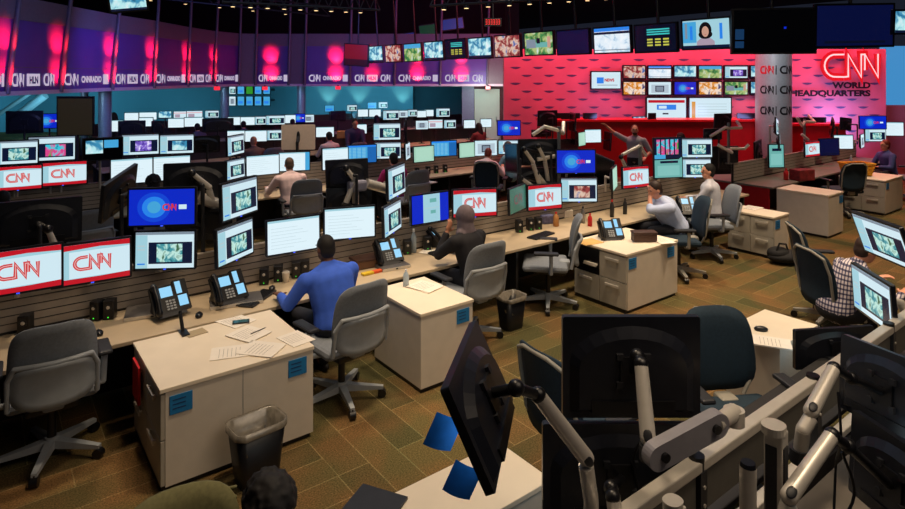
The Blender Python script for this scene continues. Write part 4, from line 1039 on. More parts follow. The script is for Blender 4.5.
# broad link and its pivot on the rail, part of the squarely seen monitor
I2 = mw(N2).inverted(); p0, p1, p2 = D(657, 456, 2.36), D(716, 424, 2.46), D(734, 412, 2.56)
b = MB(); d = (p1 - p0); ln = d.length; u = d.normalized(); up = Vector((0, 0, 1)); up = (up - u * up.dot(u)).normalized(); nn = up.cross(u)
M = Matrix((u, nn, up)).transposed().to_4x4(); M.translation = p0
sgn = 1 if nn.dot(Vector((0, T0, H)) - p0) < 0 else -1
outl = [(ln + .05 * math.cos(a), .05 * math.sin(a)) for a in [R(-90 + 15 * k) for k in range(13)]] + [(.05 * math.cos(a), .05 * math.sin(a)) for a in [R(90 + 15 * k) for k in range(13)]]
b.prism(outl, -.02, .03, mat('link_grey', hexc(150, 148, 156), .42, .2, noise=.05), I2 @ M); lk = part('broad_link', b, N2)
for x in (0.02, ln - .02):
    b = MB(); b.cyl((x, -.034 * sgn if sgn > 0 else .02, 0), (x, -.02 * sgn if sgn > 0 else .04, 0), .018, .018, M_black, 14, I2 @ M); part('pivot_bolt', b, lk)
b = MB(); b.cyl(p1, p2, .03, .035, M_silver, 12, I2); b.cyl(p2 + Vector((0, 0, -.05)), p2 + Vector((0, 0, .012)), .042, .042, M_silver, 18, I2); b.cyl(p2 + Vector((0, 0, .012)), p2 + Vector((0, 0, .017)), .014, .014, M_steel, 10, I2); part('pivot', b, lk)
# black cables drooping at the near rail
def cable(pts, lb, r=.006):
    P = [Vector(p) for p in pts]; q = P[-1]; C = []
    for i in range(len(P) - 1):
        a, b_, c, d_ = P[max(0, i - 1)], P[i], P[i + 1], P[min(len(P) - 1, i + 2)]
        for k in range(6):
            t = k / 6; C.append(.5 * ((2 * b_) + (c - a) * t + (2 * a - 5 * b_ + 4 * c - d_) * t * t + (3 * b_ - a - 3 * c + d_) * t ** 3) - q)
    C.append(Vector((0, 0, 0))); b = MB(); b.tube(C, r, M_black, 6); solo('cable', b, lb, 'cable', q)
for px_, py_, Y_, dx, lb in ((842, 452, 2.5, .04, 'black cable drooping from the nearer silver tube arm at right'), (838, 392, 2.8, -.05, 'black cable drooping from the farther silver tube arm at right'), (640, 378, 2.66, .03, 'black cable hanging down the squarely seen monitor back')):
    p = D(px_, py_, Y_); cable([p, p + Vector((dx, -.03, -.18)), p + Vector((-dx * .6, .02, -.36)), Vector((p.x + dx, p.y, max(.75, p.z - .6)))], lb)
# posts standing on the near side of the rail
def rail_post(px, py, Y, w, h, label, sq=True):
    p = D(px, py, Y); o = thing('rail_post', label, 'post', (p.x, p.y, p.z - h)); b = MB()
    if sq:
        b.box((0, 0, h / 2), (w, w, h), M_silver, rz=.1, bev=.006); b.box((-.002, -w / 2, h / 2 - .02), (w * .6, .01, h * .9), M_dark, rz=.1)
        b.box((-w / 2, .002, h / 2 - .02), (.01, w * .6, h * .9), M_dark, rz=.1); part('shaft', b, o); b = MB(); b.prism([(c[0], c[1]) for c in rrect(w * 1.35, w * 1.2, w * .55, 4)], 0, .03, M_silver, Matrix.Translation((-.02, 0, h)) @ Matrix.Rotation(PI / 2, 4, 'X')); b.cyl((0, 0, h), (0, 0, h + .008), .016, .016, M_steel, 12); part('cap', b, o)
    else:
        b.cyl((0, 0, 0), (0, 0, h), w / 2, w / 2, M_silver, 16); part('shaft', b, o); b = MB(); b.cyl((0, 0, h), (0, 0, h + .015), w / 2, w * .42, M_black, 16); part('cap', b, o)
rail_post(776, 430, 2.42, .07, .62, 'square silver post with grey cap standing in front of the rail')
rail_post(748, 466, 2.3, .06, .45, 'short round silver post in front of the rail', False)
rail_post(676, 506, 2.2, .055, .5, 'capped square post at the bottom edge, left of the round post')

# ------------------------------------------------------------------ desk things
LCD = glow('phone_lcd', (150, 214, 250), 1.0)
def make_phone(label):
    o = thing('desk_phone', label, 'phone'); M = Matrix.Translation((0, .03, .09)) @ Matrix.Rotation(R(-38), 4, 'X')   # tilted face, normal toward -y and up
    b = MB(); b.prism([(-.12, -.1), (.04, -.1), (.04, .11), (-.12, .11)], -.015, .015, M_black, M)
    b.add([(-.1, -.06, 0), (.1, -.06, 0), (.1, .12, 0), (-.1, .12, 0), (-.1, .08, .17), (.1, .08, .17)], [(0, 3, 2, 1), (0, 1, 5, 4), (2, 3, 4, 5), (1, 2, 5), (0, 4, 3)], M_dark); part('body', b, o)
    b = MB(); b.prism([(.045, -.1), (.14, -.1), (.14, .13), (.045, .13)], -.018, .012, M_black, M); sm = part('side_module', b, o)
    b = MB(); b.quad(.058, .025, .098, .118, -.0195, LCD, M); b.quad(.06, -.07, .125, .01, -.0195, LCD, M); part('display', b, sm)
    b = MB(); b.quad(-.055, .02, .03, .095, -.0165, LCD, M); part('display', b, o)
    b = MB()
    for i in range(3):
        for j in range(4): b.span((-.03 + .024 * i, -.02, -.02 - .02 * j), (-.013 + .024 * i, -.015, -.008 - .02 * j), M_greyplastic, M)
    part('keypad', b, o)
    b = MB(); b.tube([(-.095, -.045, -.09), (-.095, -.06, 0), (-.095, -.045, .1)], .017, M_black, 10, M); b.ell((-.095, -.035, -.09), (.024, .026, .03), M_black, M=M); b.ell((-.095, -.035, .1), (.024, .026, .03), M_black, M=M); part('handset', b, o)
    return o
PH = make_phone('desk phone with lit displays on a flat grey box, left of the cabinet papers')
q = G(172, 316, .76); PH.location = (q.x, q.y + .06, .765); PH.rotation_euler = (0, 0, R(8)); PH.scale = (1.2, 1.2, 1.2)
def phone(x, y, z, yaw, lb): q = G(x, y, z); return dup(PH, (q.x, q.y + .05, z), (0, 0, R(yaw)), lb)
phone(231, 303, .765, 8, 'desk phone with lit displays next to the keyboard, left of the blue shirt man')
phone(391, 264, .765, -6, 'desk phone on grey box between blue shirt man and headscarf woman')
phone(441, 246, .73, 40, 'dark desk phone right of the headscarf woman')
phone(614, 240, .72, -30, 'desk phone with one lit display on the drawer cabinet with brown case')
phone(690, 214, .73, -40, 'desk phone beside the man touching his face')
def flat_box(x, y, w, d, h, yaw, lb):
    q = G(x, y, .73); o = thing('console_box', lb, 'box', (q.x, q.y, .73), (0, 0, R(yaw)))
    b = MB(); b.span((-w / 2, -d / 2, 0), (w / 2, d / 2, h), mat('console_grey', hexc(98, 94, 92), .5, .2, noise=.06), bev=.003); part('case', b, o)
    b = MB(); b.span((-w / 2, -d / 2 - .006, .002), (w / 2, -d / 2, h - .004), M_silver); b.span((-.012, -d / 2 - .01, .01), (.012, -d / 2 - .006, h - .012), M_black); part('front_lip', b, o)
flat_box(153, 312, .44, .3, .035, -14, 'flat grey box with pale front lip beneath the left desk phone')
flat_box(236, 302, .46, .26, .035, -14, 'flat grey box beneath the desk phone by the keyboard')
flat_box(392, 267, .34, .24, .035, -6, 'flat grey box under the phone right of the blue shirt man')
def make_speaker(label):
    o = thing('speaker', label, 'speaker'); b = MB(); b.span((-.045, -.05, 0), (.045, .05, .165), M_black, bev=.008); part('cabinet', b, o)
    b = MB(); b.cyl((0, -.05, .11), (0, -.056, .11), .03, .03, M_dark, 18); b.ell((0, -.054, .11), (.016, .008, .016), M_silver); part('driver', b, o)
    b = MB(); b.span((-.004, -.053, .02), (.004, -.05, .028), M_ledg); part('power_light', b, o); return o
SPK = None
for x, y, lb in ((98, 319, 'black speaker turned sideways, left of another speaker by the flat grey box'), (110, 318, 'black speaker with green light left of the flat grey box'), (25, 330, 'round faced black speaker at far left behind the grey chair'),
                 (263, 283, 'black speaker with green light left of the blue shirt man, leftmost of four'), (277, 280, 'black speaker left of the blue shirt man, second of four'), (296, 277, 'black speaker left of the blue shirt man, third of four'), (305, 275, 'black speaker nearest the blue shirt man’s shoulder'),
                 (401, 251, 'black speaker left of the water bottle beside the headscarf woman'), (421, 247, 'black speaker close to the headscarf woman’s left shoulder'),
                 (519, 232, 'black speaker below the dull green logo monitor, leftmost of three'), (530, 230, 'black speaker below the bright logo monitor, middle of three'), (538, 229, 'black speaker below the bright logo monitor, rightmost of three')):
    q = G(x, y, .73); q.z = .73
    if q.y > .66: q.y = .66
    if SPK is None: SPK = make_speaker(lb); SPK.location = q; SPK.rotation_euler = (0, 0, R(-50)); SPK['group'] = 'desk speakers'
    else: dup(SPK, q, (0, 0, R(-25)), lb, 'desk speakers')
for k, (x, y) in enumerate(((417, 172), (428, 171), (436, 170), (445, 168))):
    q = Tp(x, y, 5.35); q.z = .73; dup(SPK, q, (0, 0, R(-20)), 'small black speaker on the second row, %s from left under the blue list screen' % ORD[k], 'desk speakers')
def mouse(x, y, z, yaw, lb):
    q = G(x, y, z); o = thing('computer_mouse', lb, 'mouse', (q.x, q.y, z), (0, 0, R(yaw))); b = MB(); b.ell((0, 0, .008), (.032, .055, .026), M_black); part('shell', b, o)
    b = MB(); b.cyl((0, .03, .026), (0, .03, .034), .004, .004, M_greyplastic, 8); part('wheel', b, o)
mouse(99, 334, .735, 0, 'black mouse on the worktop right of the empty grey chair'); mouse(199, 316, .735, -20, 'black mouse on the worktop right of the left desk phone'); mouse(272, 289, .735, -30, 'black mouse behind the keyboard left of the blue shirt man'); mouse(761, 330, .725, 40, 'black mouse on the white cabinet top beside the navy chair')
def keyboard(x, y, yaw, lb, z=.733):
    q = G(x, y, z); o = thing('keyboard', lb, 'keyboard', (q.x, q.y, z), (0, 0, R(yaw))); b = MB(); b.span((-.22, -.075, 0), (.22, .075, .018), M_dark, bev=.004); part('case', b, o)
    b = MB()
    for i in range(15):
        for j in range(5): b.span((-.21 + .028 * i, -.068 + .0275 * j, .018), (-.187 + .028 * i, -.046 + .0275 * j, .024), M_black)
    part('keys', b, o)
keyboard(258, 299, 40, 'black keyboard set askew left of the blue shirt man'); keyboard(541, 236, 10, 'black keyboard behind the side-on grey chair'); keyboard(446, 252, 0, 'dark keyboard in front of the headscarf woman'); keyboard(672, 219, -20, 'dark keyboard in front of the man touching his face')
def sheet(x, y, z, w, h, yaw, lb, th=.004, m=None, name='paper_sheet', cat='paper', n=1):
    q = G(x, y, z); o = MB()
    for k in range(n): o.box((.004 * math.sin(k * 3), .004 * math.cos(k * 5), th * (k + .5)), (w, h, th * .9), m or M_paper, rz=R(4 * math.sin(k * 7)))
    if m is None:
        for k in range(6): o.span((-w * .4, h * (.3 - .1 * k), th * n), (w * .3, h * (.31 - .1 * k), th * n + .0006), M_ink)
    return solo(name, o, lb, cat, (q.x, q.y, z), (0, 0, R(yaw)))
sheet(236, 321, .722, .22, .28, 20, 'upper paper sheet with a phone lying on it, cabinet behind the bin'); sheet(249, 334, .727, .24, .28, 24, 'sheet of paper below the sheet with the phone, on the cream cabinet'); sheet(232, 352, .722, .22, .3, 70, 'crumpled paper sheet at the cabinet’s front edge, leftmost'); sheet(262, 349, .727, .24, .3, 40, 'paper sheet overlapping the front edge of the cream cabinet'); sheet(296, 339, .722, .2, .26, 10, 'paper sheet near the right corner of the cream cabinet top')
sheet(425, 287, .722, .24, .3, 12, 'stack of white papers beside the sanitizer bottle', .004, n=3); sheet(432, 252, .733, .2, .26, 30, 'white paper on the worktop beside the water bottle')
sheet(589, 242, .722, .3, .24, -10, 'tan envelope on the drawer cabinet with the phone', .004, mat('manila', hexc(220, 176, 104), .7, noise=.05), 'envelope', 'envelope'); sheet(662, 241, .722, .22, .3, -24, 'white papers under the forearm of the man touching his face', .005, n=2); sheet(597, 263, .46, .3, .2, 0, 'papers in the open cubby of the phone cabinet', .01, n=4)
sheet(752, 208, .662, .3, .25, 0, 'papers on the low grey drawer cabinet', .004, n=2); sheet(65, 197, .75, .3, .22, 8, 'white papers on the second row worktop, left', .01, n=2); sheet(82, 194, .75, .2, .2, 8, 'smaller white paper right of the papers on the second row', .01); sheet(426, 183, .76, .34, .3, 10, 'white papers on the dark desk behind the headscarf woman’s blue and white monitor', .008, n=2)
sheet(772, 343, .722, .2, .28, 30, 'white and red booklet on the white cabinet top', .012); sheet(376, 505, .722, .2, .26, 30, 'dark folder on the white cabinet top at the bottom edge', .012, M_dark, 'folder', 'folder')
sheet(196, 333, .722, .16, .12, 8, 'grey cable plate in the cream cabinet top', .003, mat('plate_grey', hexc(176, 158, 126), .5, noise=.04), 'cable_plate', 'plate')
q = G(241, 322, .73); o = thing('mobile_phone', 'dark teal mobile phone lying on papers', 'phone', (q.x, q.y, .73), (0, 0, R(-20))); b = MB(); b.span((-.07, -.035, 0), (.07, .035, .009), M_black, bev=.003); part('case', b, o); b = MB(); b.span((-.06, -.03, .009), (.06, .03, .0095), mat('phone_glass', hexc(20, 80, 84), .15)); part('screen', b, o)
q = G(258, 331, .735); b = MB(); b.tube([(-.07, 0, 0), (.07, 0, 0)], .004, M_black, 8); b.cyl((.07, 0, 0), (.085, 0, 0), .004, .001, M_steel, 8); solo('pen', b, 'black pen on the papers of the cream cabinet', 'pen', (q.x, q.y, .737), (0, 0, R(18)))
q = G(183, 330, .74); o = thing('clamp_mount', 'black clamp mount at the back of the cream cabinet', 'clamp', (q.x, q.y, .722)); b = MB(); b.span((-.03, -.1, 0), (.03, .04, .012), M_black); part('foot', b, o); b = MB(); b.cyl((0, 0, .0), (-.01, .06, .16), .016, .014, M_black, 10); part('stem', b, o)
def cup(x, y, z, lb, m=None): q = G(x, y, z); b = MB(); b.lathe([(.028, 0), (.04, .1), (.042, .104), (.037, .1), (.027, .008)], m or M_paper, n=18); solo('paper_cup', b, lb, 'cup', (q.x, q.y, z))
cup(286, 282, .73, 'white paper cup left of the blue shirt man')
def bottle(x, y, z, lb, m, mc, h=.22, r=.032):
    q = G(x, y, z); q.y = min(q.y, .66) if q.y < 1 else q.y; o = thing('bottle', lb, 'bottle', (q.x, q.y, z)); b = MB(); b.lathe([(r, 0), (r, h * .62), (r * .8, h * .74), (r * .38, h * .84), (r * .38, h * .9)], m, n=16); part('body', b, o); b = MB(); b.cyl((0, 0, h * .88), (0, 0, h), r * .42, r * .4, mc, 12); part('cap', b, o)
M_clear = mat('clear_plastic', hexc(170, 186, 200), .15, noise=.05)
bottle(406, 286, .72, 'small hand sanitizer bottle with white pump on cream cabinet', M_clear, M_white, .17, .03); bottle(413, 252, .73, 'clear water bottle beside the headscarf woman', M_clear, M_white, .28, .034)
bottle(583, 223, .73, 'grey thermos behind the side-on grey chair', M_steel, M_black, .24); bottle(612, 217, .73, 'dark bottle with red cap beside the phone', M_dark, M_red, .26); bottle(625, 214, .73, 'dark bottle with black cap left of the man touching his face', M_dark, M_black, .24)
bottle(590, 226, .73, 'short red bottle behind the phone cabinet', M_red, M_red, .18); bottle(786, 180, .75, 'red bottle on the right desk block', M_red, M_red, .24, .045); bottle(851, 166, .75, 'pale bottle left of the auburn haired person', M_clear, M_white, .26); bottle(556, 226, .73, 'amber snack jar behind the side-on grey chair', M_wood, M_red, .2, .04)
# brown boxes, bags
def boxy(name, cat, x, y, z, d, yaw, lb, m, lid=None):
    q = G(x, y, z); o = thing(name, lb, cat, (q.x, q.y, z), (0, 0, R(yaw))); b = MB(); b.span((-d[0] / 2, -d[1] / 2, 0), (d[0] / 2, d[1] / 2, d[2]), m, bev=.012); part('body', b, o)
    if lid is not None: b = MB(); b.span((-d[0] / 2 - .006, -d[1] / 2 - .006, d[2] - .02), (d[0] / 2 + .006, d[1] / 2 + .006, d[2] + .008), lid, bev=.006); part('lid', b, o)
    return o
M_brown = mat('brown_leather', hexc(66, 42, 34), .5, noise=.15, scale=30)
boxy('storage_box', 'box', 367, 266, .73, (.34, .2, .1), -4, 'brown box on the worktop right of the blue shirt man', mat('brown_card', hexc(110, 78, 54), .7, noise=.1), M_brown)
b = MB(); b.span((-.13, -.03, 0), (.0, .03, .025), mat('yellow_plastic', hexc(226, 190, 40), .5), bev=.004); b.span((.0, -.03, 0), (.13, .03, .025), mat('orange_plastic', hexc(226, 90, 40), .5), bev=.004); q = G(372, 272, .74); solo('highlighter_pack', b, 'yellow and orange marker pack in front of the brown box', 'markers', (q.x - .0, q.y - .02, .732), (0, 0, R(0)))
cs = boxy('glasses_case', 'case', 644, 241, .722, (.3, .14, .12), -36, 'dark brown case on the drawer cabinet', M_brown, M_brown)
boxy('storage_box', 'box', 547, 223, .73, (.2, .12, .12), -10, 'cluttered blue and white packet under the bright logo monitor', mat('packet', hexc(120, 120, 160), .6, noise=.4, scale=20))
boxy('storage_box', 'box', 567, 217, .73, (.16, .1, .11), -10, 'small cream carton behind the side-on chair', M_paper)
boxy('tote_bag', 'bag', 802, 180, .75, (.4, .26, .22), -20, 'red and black bag standing on the right desk block', mat('bag_red', hexc(120, 30, 34), .7, noise=.5, scale=10), None)
boxy('storage_box', 'box', 345, 138, 1.12, (.44, .2, .2), -30, 'orange brown carton behind the man in white shirt, far row', M_wood)
# yellow basket
q = G(862, 176, .72); o = thing('basket', 'yellow woven basket on the far drawer cabinet', 'basket', (q.x, q.y + .1, .722), (0, 0, R(-30))); M_bask = mat('basket_yellow', hexc(226, 164, 36), .7, noise=.2, scale=30)
b = MB(); r0, r1 = (.22, .15), (.28, .19)
vs = [(-r0[0], -r0[1], 0), (r0[0], -r0[1], 0), (r0[0], r0[1], 0), (-r0[0], r0[1], 0), (-r1[0], -r1[1], .26), (r1[0], -r1[1], .26), (r1[0], r1[1], .26), (-r1[0], r1[1], .26)]
b.add(vs, [(0, 3, 2, 1), (0, 1, 5, 4), (1, 2, 6, 5), (2, 3, 7, 6), (3, 0, 4, 7)], M_bask)
for k in range(5): z = .03 + .05 * k; f = z / .26; x, y = r0[0] + (r1[0] - r0[0]) * f, r0[1] + (r1[1] - r0[1]) * f; b.tube([(-x, -y, z), (x, -y, z), (x, y, z), (-x, y, z), (-x, -y, z)], .012, M_bask, 6)
part('body', b, o); b = MB(); b.tube([(-r1[0], -r1[1], .26), (r1[0], -r1[1], .26), (r1[0], r1[1], .26), (-r1[0], r1[1], .26), (-r1[0], -r1[1], .26)], .018, M_bask, 8); part('rim', b, o)
# waste bins
def bin_(s, t, yaw, lb, w=.36, d=.26, h=.4, liner=True):
    o = thing('waste_bin', lb, 'bin', (s, t, 0), (0, 0, R(yaw))); b = MB()
    def ring(x, y, z): return [(px_, py_, z) for px_, py_ in rrect(x, y, min(x, y) * .22, 3)]
    def loft(mb, rings, m):
        n = len(rings[0]); vs = [v for r_ in rings for v in r_]; fs = [(j * n + k, j * n + (k + 1) % n, (j + 1) * n + (k + 1) % n, (j + 1) * n + k) for j in range(len(rings) - 1) for k in range(n)]
        mb.add(vs, fs, m, None, True)
    loft(b, [ring(w * .76, d * .76, .0), ring(w, d, h), ring(w * .96, d * .95, h), ring(w * .74, d * .73, .02)], M_black); b.add(ring(w * .76, d * .76, .004), [tuple(range(len(ring(1, 1, 0))))], M_black); part('body', b, o)
    if liner:
        b = MB(); A0 = ring(w * 1.03, d * 1.04, h - .035); B0 = ring(w * 1.06, d * 1.07, h + .012); C0 = ring(w * .94, d * .92, h + .004); D0 = ring(w * .84, d * .8, h - .16); E0 = ring(w * .4, d * .3, h - .25)
        jit = lambda r_, a: [(x + random.uniform(-a, a), y + random.uniform(-a, a), z + random.uniform(-a, a)) for x, y, z in r_]
        loft(b, [jit(A0, .006), B0, C0, jit(D0, .016), jit(E0, .02)], mat('bin_liner', hexc(116, 110, 100), .2, noise=.35, scale=14, spec=.9)); part('liner', b, o)
bin_(1.53, -1.17, 4, 'black waste bin with clear liner in front of the cream cabinet'); bin_(4.74, -.36, 0, 'small black waste bin right of the headscarf woman’s chair', .3, .24, .36)
# black bag on the floor
q = G(789, 263, 0); o = thing('backpack', 'black bag slumped on the carpet beside the low grey cabinet', 'bag', (q.x, q.y, 0), (0, 0, R(-30))); M_bag = mat('bag_black', hexc(20, 19, 22), .8, noise=.25, scale=20)
b = MB(); b.ell((0, 0, .1), (.34, .2, .1), M_bag); b.ell((-.16, .02, .15), (.17, .15, .1), M_bag); part('body', b, o); b = MB(); b.tube([(-.25, -.05, .2), (-.2, -.06, .32), (-.08, -.04, .3), (-.02, 0, .2)], .014, M_bag, 8); b.tube([(.2, -.15, .1), (.42, -.1, .03), (.46, .04, .02)], .014, M_bag, 8); part('strap', b, o)

# ------------------------------------------------------------------ people
def remesh(mb, voxel, name, m, smooth=2):
    me = mb.mesh('tmp'); o = bpy.data.objects.new('tmp', me); COL.objects.link(o)
    md = o.modifiers.new('r', 'REMESH'); md.mode = 'VOXEL'; md.voxel_size = voxel; md.use_smooth_shade = True
    if smooth: sm = o.modifiers.new('s', 'SMOOTH'); sm.factor = .5; sm.iterations = smooth
    dg = bpy.context.evaluated_depsgraph_get(); dg.update()
    r = bpy.data.meshes.new_from_object(o.evaluated_get(dg)); r.name = name
    bpy.data.objects.remove(o); bpy.data.meshes.remove(me)
    r.materials.clear(); r.materials.append(m)
    r.polygons.foreach_set('material_index', [0] * len(r.polygons)); r.polygons.foreach_set('use_smooth', [True] * len(r.polygons)); r.update()
    return r
def cap(mb, p0, r0, p1, r1, n=14):
    mb.cyl(p0, p1, r0, r1, M_skin, n); mb.ell(p0, (r0,) * 3, M_skin, nu=n, nv=8); mb.ell(p1, (r1,) * 3, M_skin, nu=n, nv=8)
def ik(a, c, l1, l2, pole):
    d = c - a; L = min(d.length, (l1 + l2) * .995); d = d.normalized(); c = a + d * L
    x = (l1 * l1 - l2 * l2 + L * L) / (2 * L); h = math.sqrt(max(1e-6, l1 * l1 - x * x))
    p = pole - d * pole.dot(d); p.normalize(); return a + d * x + p * h, c
def hand(mb, w, d, up, side, curl=.5):
    """palm and five fingers; w wrist, d pointing direction, up = back of the hand, side +1/-1 thumb side sign."""
    d = d.normalized(); up = (up - d * up.dot(d)).normalized(); x = d.cross(up) * side
    c = w + d * .05
    q = Matrix((x, d, up)).transposed()
    mb.ell(c, (.041, .05, .018), M_skin, rot=q, nu=12, nv=8)
    for k, L in enumerate((.07, .08, .075, .058)):
        b0 = w + d * .088 + x * (-.03 + .02 * k) * -1; a = curl * .6
        m1 = b0 + (d * math.cos(a) - up * math.sin(a)) * L * .5; a2 = curl * 1.5; e = m1 + (d * math.cos(a2) - up * math.sin(a2)) * L * .5
        cap(mb, b0, .0095, m1, .009, 8); cap(mb, m1, .009, e, .0075, 8)
    t0 = w + d * .03 + x * .035; t1 = t0 + (d * .6 + x * .8).normalized() * .042; t2 = t1 + (d * .95 + x * .2 - up * .3).normalized() * .03
    cap(mb, t0, .013, t1, .011, 8); cap(mb, t1, .011, t2, .009, 8)
def human(label, s, t, yaw, pose='sit', lean=.15, side=0.0, hands=((-.2, .42, .76), (.2, .42, .76)), head=(0, 0, 0), skin=None, shirt=None, hair=None, hairkind='short', trous=None, sleeve='long', vox=.014, z0=0.0, scarf=None, group=None, seat=.52, thick=1.1, poles=None, beard=None, face=True):
    skin = skin or M_skin; hair = hair or M_hairblk; trous = trous or M_trous
    o = thing('person', label, 'person', (s, t, z0), (0, 0, R(yaw)), group); V = Vector
    zh = seat + .07 if pose == 'sit' else .93
    hip = V((0, -.02, zh)); up = V((math.sin(side), math.sin(lean), math.cos(lean) * math.cos(side))).normalized(); rt = V((1, 0, 0)); rt = (rt - up * rt.dot(up)).normalized(); fw = up.cross(rt)
    P = lambda x, y, z: hip + rt * x + fw * y + up * z
    neck = P(0, 0, .50); hd = Matrix.Rotation(head[2], 3, up) @ Matrix.Rotation(head[0], 3, rt) @ Matrix.Rotation(head[1], 3, fw)
    hu, hf, hr = hd @ (up * .6 + V((0, 0, 1)) * .4).normalized(), hd @ fw, hd @ rt
    hf = (hf - hu * hf.dot(hu)).normalized(); hr = hf.cross(hu)
    HC = neck + V(up) * .035 + hu * .115 + hf * .02; Q = Matrix((hr, hf, hu)).transposed()
    hp = lambda x, y, z: HC + hr * x + hf * y + hu * z
    b = MB(); sh = MB(); tr = MB(); T = thick
    # torso
    prof = ((.0, .155, .115), (.12, .142, .108), (.26, .155, .118), (.37, .165, .115))
    for zi in range(13):
        z = .37 * zi / 12; k = max(i for i in range(3) if prof[i][0] <= z + 1e-6); f = (z - prof[k][0]) / (prof[k + 1][0] - prof[k][0]); rx = prof[k][1] + (prof[k + 1][1] - prof[k][1]) * f; ry = prof[k][2] + (prof[k + 1][2] - prof[k][2]) * f
        b.ell(P(0, 0, z), (rx * T, ry * T, .13), M_skin, rot=Matrix((rt, fw, up)).transposed()); sh.ell(P(0, -.004, z), (rx * T + .016, ry * T + .016, .14), M_skin, rot=Matrix((rt, fw, up)).transposed())
    cap(b, P(0, -.01, .42), .07, neck + up * .06 + hu * .03, .056); cap(sh, P(-.13 * T, -.01, .405), .085, P(.13 * T, -.01, .405), .085); cap(sh, P(-.15 * T, -.01, .43), .05, P(0, -.02, .5), .06); cap(sh, P(.15 * T, -.01, .43), .05, P(0, -.02, .5), .06); cap(sh, P(0, -.01, .42), .09, P(0, -.008, .515), .066)
    # head
    b.ell(HC + hu * .02, (.076, .096, .105), M_skin, rot=Q); b.ell(hp(0, .03, -.055), (.056, .06, .065), M_skin, rot=Q); b.ell(hp(0, .098, -.012), (.014, .02, .024), M_skin, rot=Q); b.ell(hp(0, .085, .028), (.05, .02, .012), M_skin, rot=Q)
    for k in (-1, 1): b.ell(hp(k * .077, -.005, -.008), (.012, .02, .032), M_skin, rot=Q)
    for k in (0, 1):
        sg = -1 if k == 0 else 1; S0 = P(sg * .185 * T, 0, .415); tgt = V(hands[k]); pole = V((sg * .5, -.35, -.8)) if poles is None else V(poles[k])
        E, W = ik(S0, tgt, .29, .26, pole)
        cap(b, S0, .052, E, .04); cap(b, E, .04, W, .028); dirn = (W - E).normalized(); hand(b, W, dirn, V((0, -.2, 1)) if abs(dirn.z) < .8 else V((0, -1, .2)), -sg, .55)
        cap(sh, S0, .072, E, .057)
        if sleeve == 'long': cap(sh, E, .057, E.lerp(W, .88), .043)
        elif sleeve == 'rolled': cap(sh, E, .057, E.lerp(W, .2), .052)
        else: sh.v = sh.v
    for k in (-1, 1):
        Hj = hip + V((k * .09, 0, -.02))
        if pose == 'sit': K, An = V((k * .13, .43, zh - .02)), V((k * .13, .40, .09))
        else: K, An = V((k * .10, .03, .50)), V((k * .11, -.01, .09))
        cap(b, Hj, .085, K, .055); cap(b, K, .055, An, .038); cap(b, An, .04, An + V((0, .14, -.05)), .034)
        cap(tr, Hj, .102, K, .07); cap(tr, K, .07, An + V((0, 0, .02)), .055)
        s_ = MB(); s_.ell(An + V((0, .06, -.045)), (.045, .135, .045), M_shoe); part('shoe', s_, o)
    tr.ell(hip + V((0, 0, -.01)), (.17 * T, .13 * T, .115), M_skin)
    link('body', remesh(b, vox * .8, 'body', skin, 1), o)
    link('shirt', remesh(sh, vox, 'shirt', shirt, 5), o); link('trousers', remesh(tr, vox * 1.2, 'trousers', trous, 2), o)
    if scarf is not None:
        h = MB(); h.ell(hp(0, -.02, .025), (.1, .115, .122), M_skin, rot=Q); cap(h, hp(0, -.02, -.03), .09, neck + up * .0, .105); cap(h, P(-.06, -.0, .47), .08, P(.06, 0, .47), .08); link('headscarf', remesh(h, .012, 'headscarf', scarf, 3), o)
    elif hairkind != 'none':
        h = MB()
        if hairkind == 'buzz': h.ell(hp(0, -.014, .035), (.08, .094, .098), M_skin, rot=Q); h.ell(hp(0, -.04, -.01), (.074, .066, .08), M_skin, rot=Q)
        elif hairkind == 'short': h.ell(hp(0, -.018, .045), (.086, .1, .1), M_skin, rot=Q); h.ell(hp(0, -.045, -.01), (.078, .068, .085), M_skin, rot=Q)
        elif hairkind == 'long': h.ell(hp(0, -.018, .04), (.095, .108, .108), M_skin, rot=Q); cap(h, hp(0, -.05, .0), .09, hp(0, -.07, -.22), .1); h.ell(hp(-.07, -.01, -.06), (.03, .05, .12), M_skin, rot=Q); h.ell(hp(.07, -.01, -.06), (.03, .05, .12), M_skin, rot=Q)
        elif hairkind == 'curly':
            h.ell(hp(0, -.01, .04), (.1, .115, .105), M_skin, rot=Q); h.ell(hp(0, -.04, -.02), (.09, .085, .1), M_skin, rot=Q)
            for k in range(150):
                u = random.uniform(-.2, 1); a = random.uniform(0, 2 * PI); q = math.sqrt(1 - u * u); h.ell(hp(.1 * q * math.cos(a), -.015 + .112 * q * math.sin(a), .035 + .105 * u), (.014, .014, .014), M_skin, nu=8, nv=5)
        link('hair', remesh(h, .008 if hairkind == 'curly' else .011, 'hair', hair, 1), o)
        if beard is not None:
            h = MB(); h.ell(hp(0, .04, -.075), (.056, .058, .05), M_skin, rot=Q); h.ell(hp(0, .0, -.05), (.07, .05, .05), M_skin, rot=Q); link('beard', remesh(h, .01, 'beard', beard, 1), o)
    if face:
        e = MB()
        for k in (-1, 1): e.ell(hp(k * .031, .088, .008), (.013, .008, .007), M_eye, rot=Q, nu=10, nv=6); e.box(hp(k * .031, .094, .028), (.03, .006, .006), hair)
        part('eyes', e, o); e = MB(); e.ell(hp(0, .088, -.052), (.022, .01, .007), M_lip, rot=Q, nu=10, nv=6); part('mouth', e, o)
    return o
def cloth(n, c): return mat('shirt_' + n, hexc(*c), .85, noise=.08, scale=14)
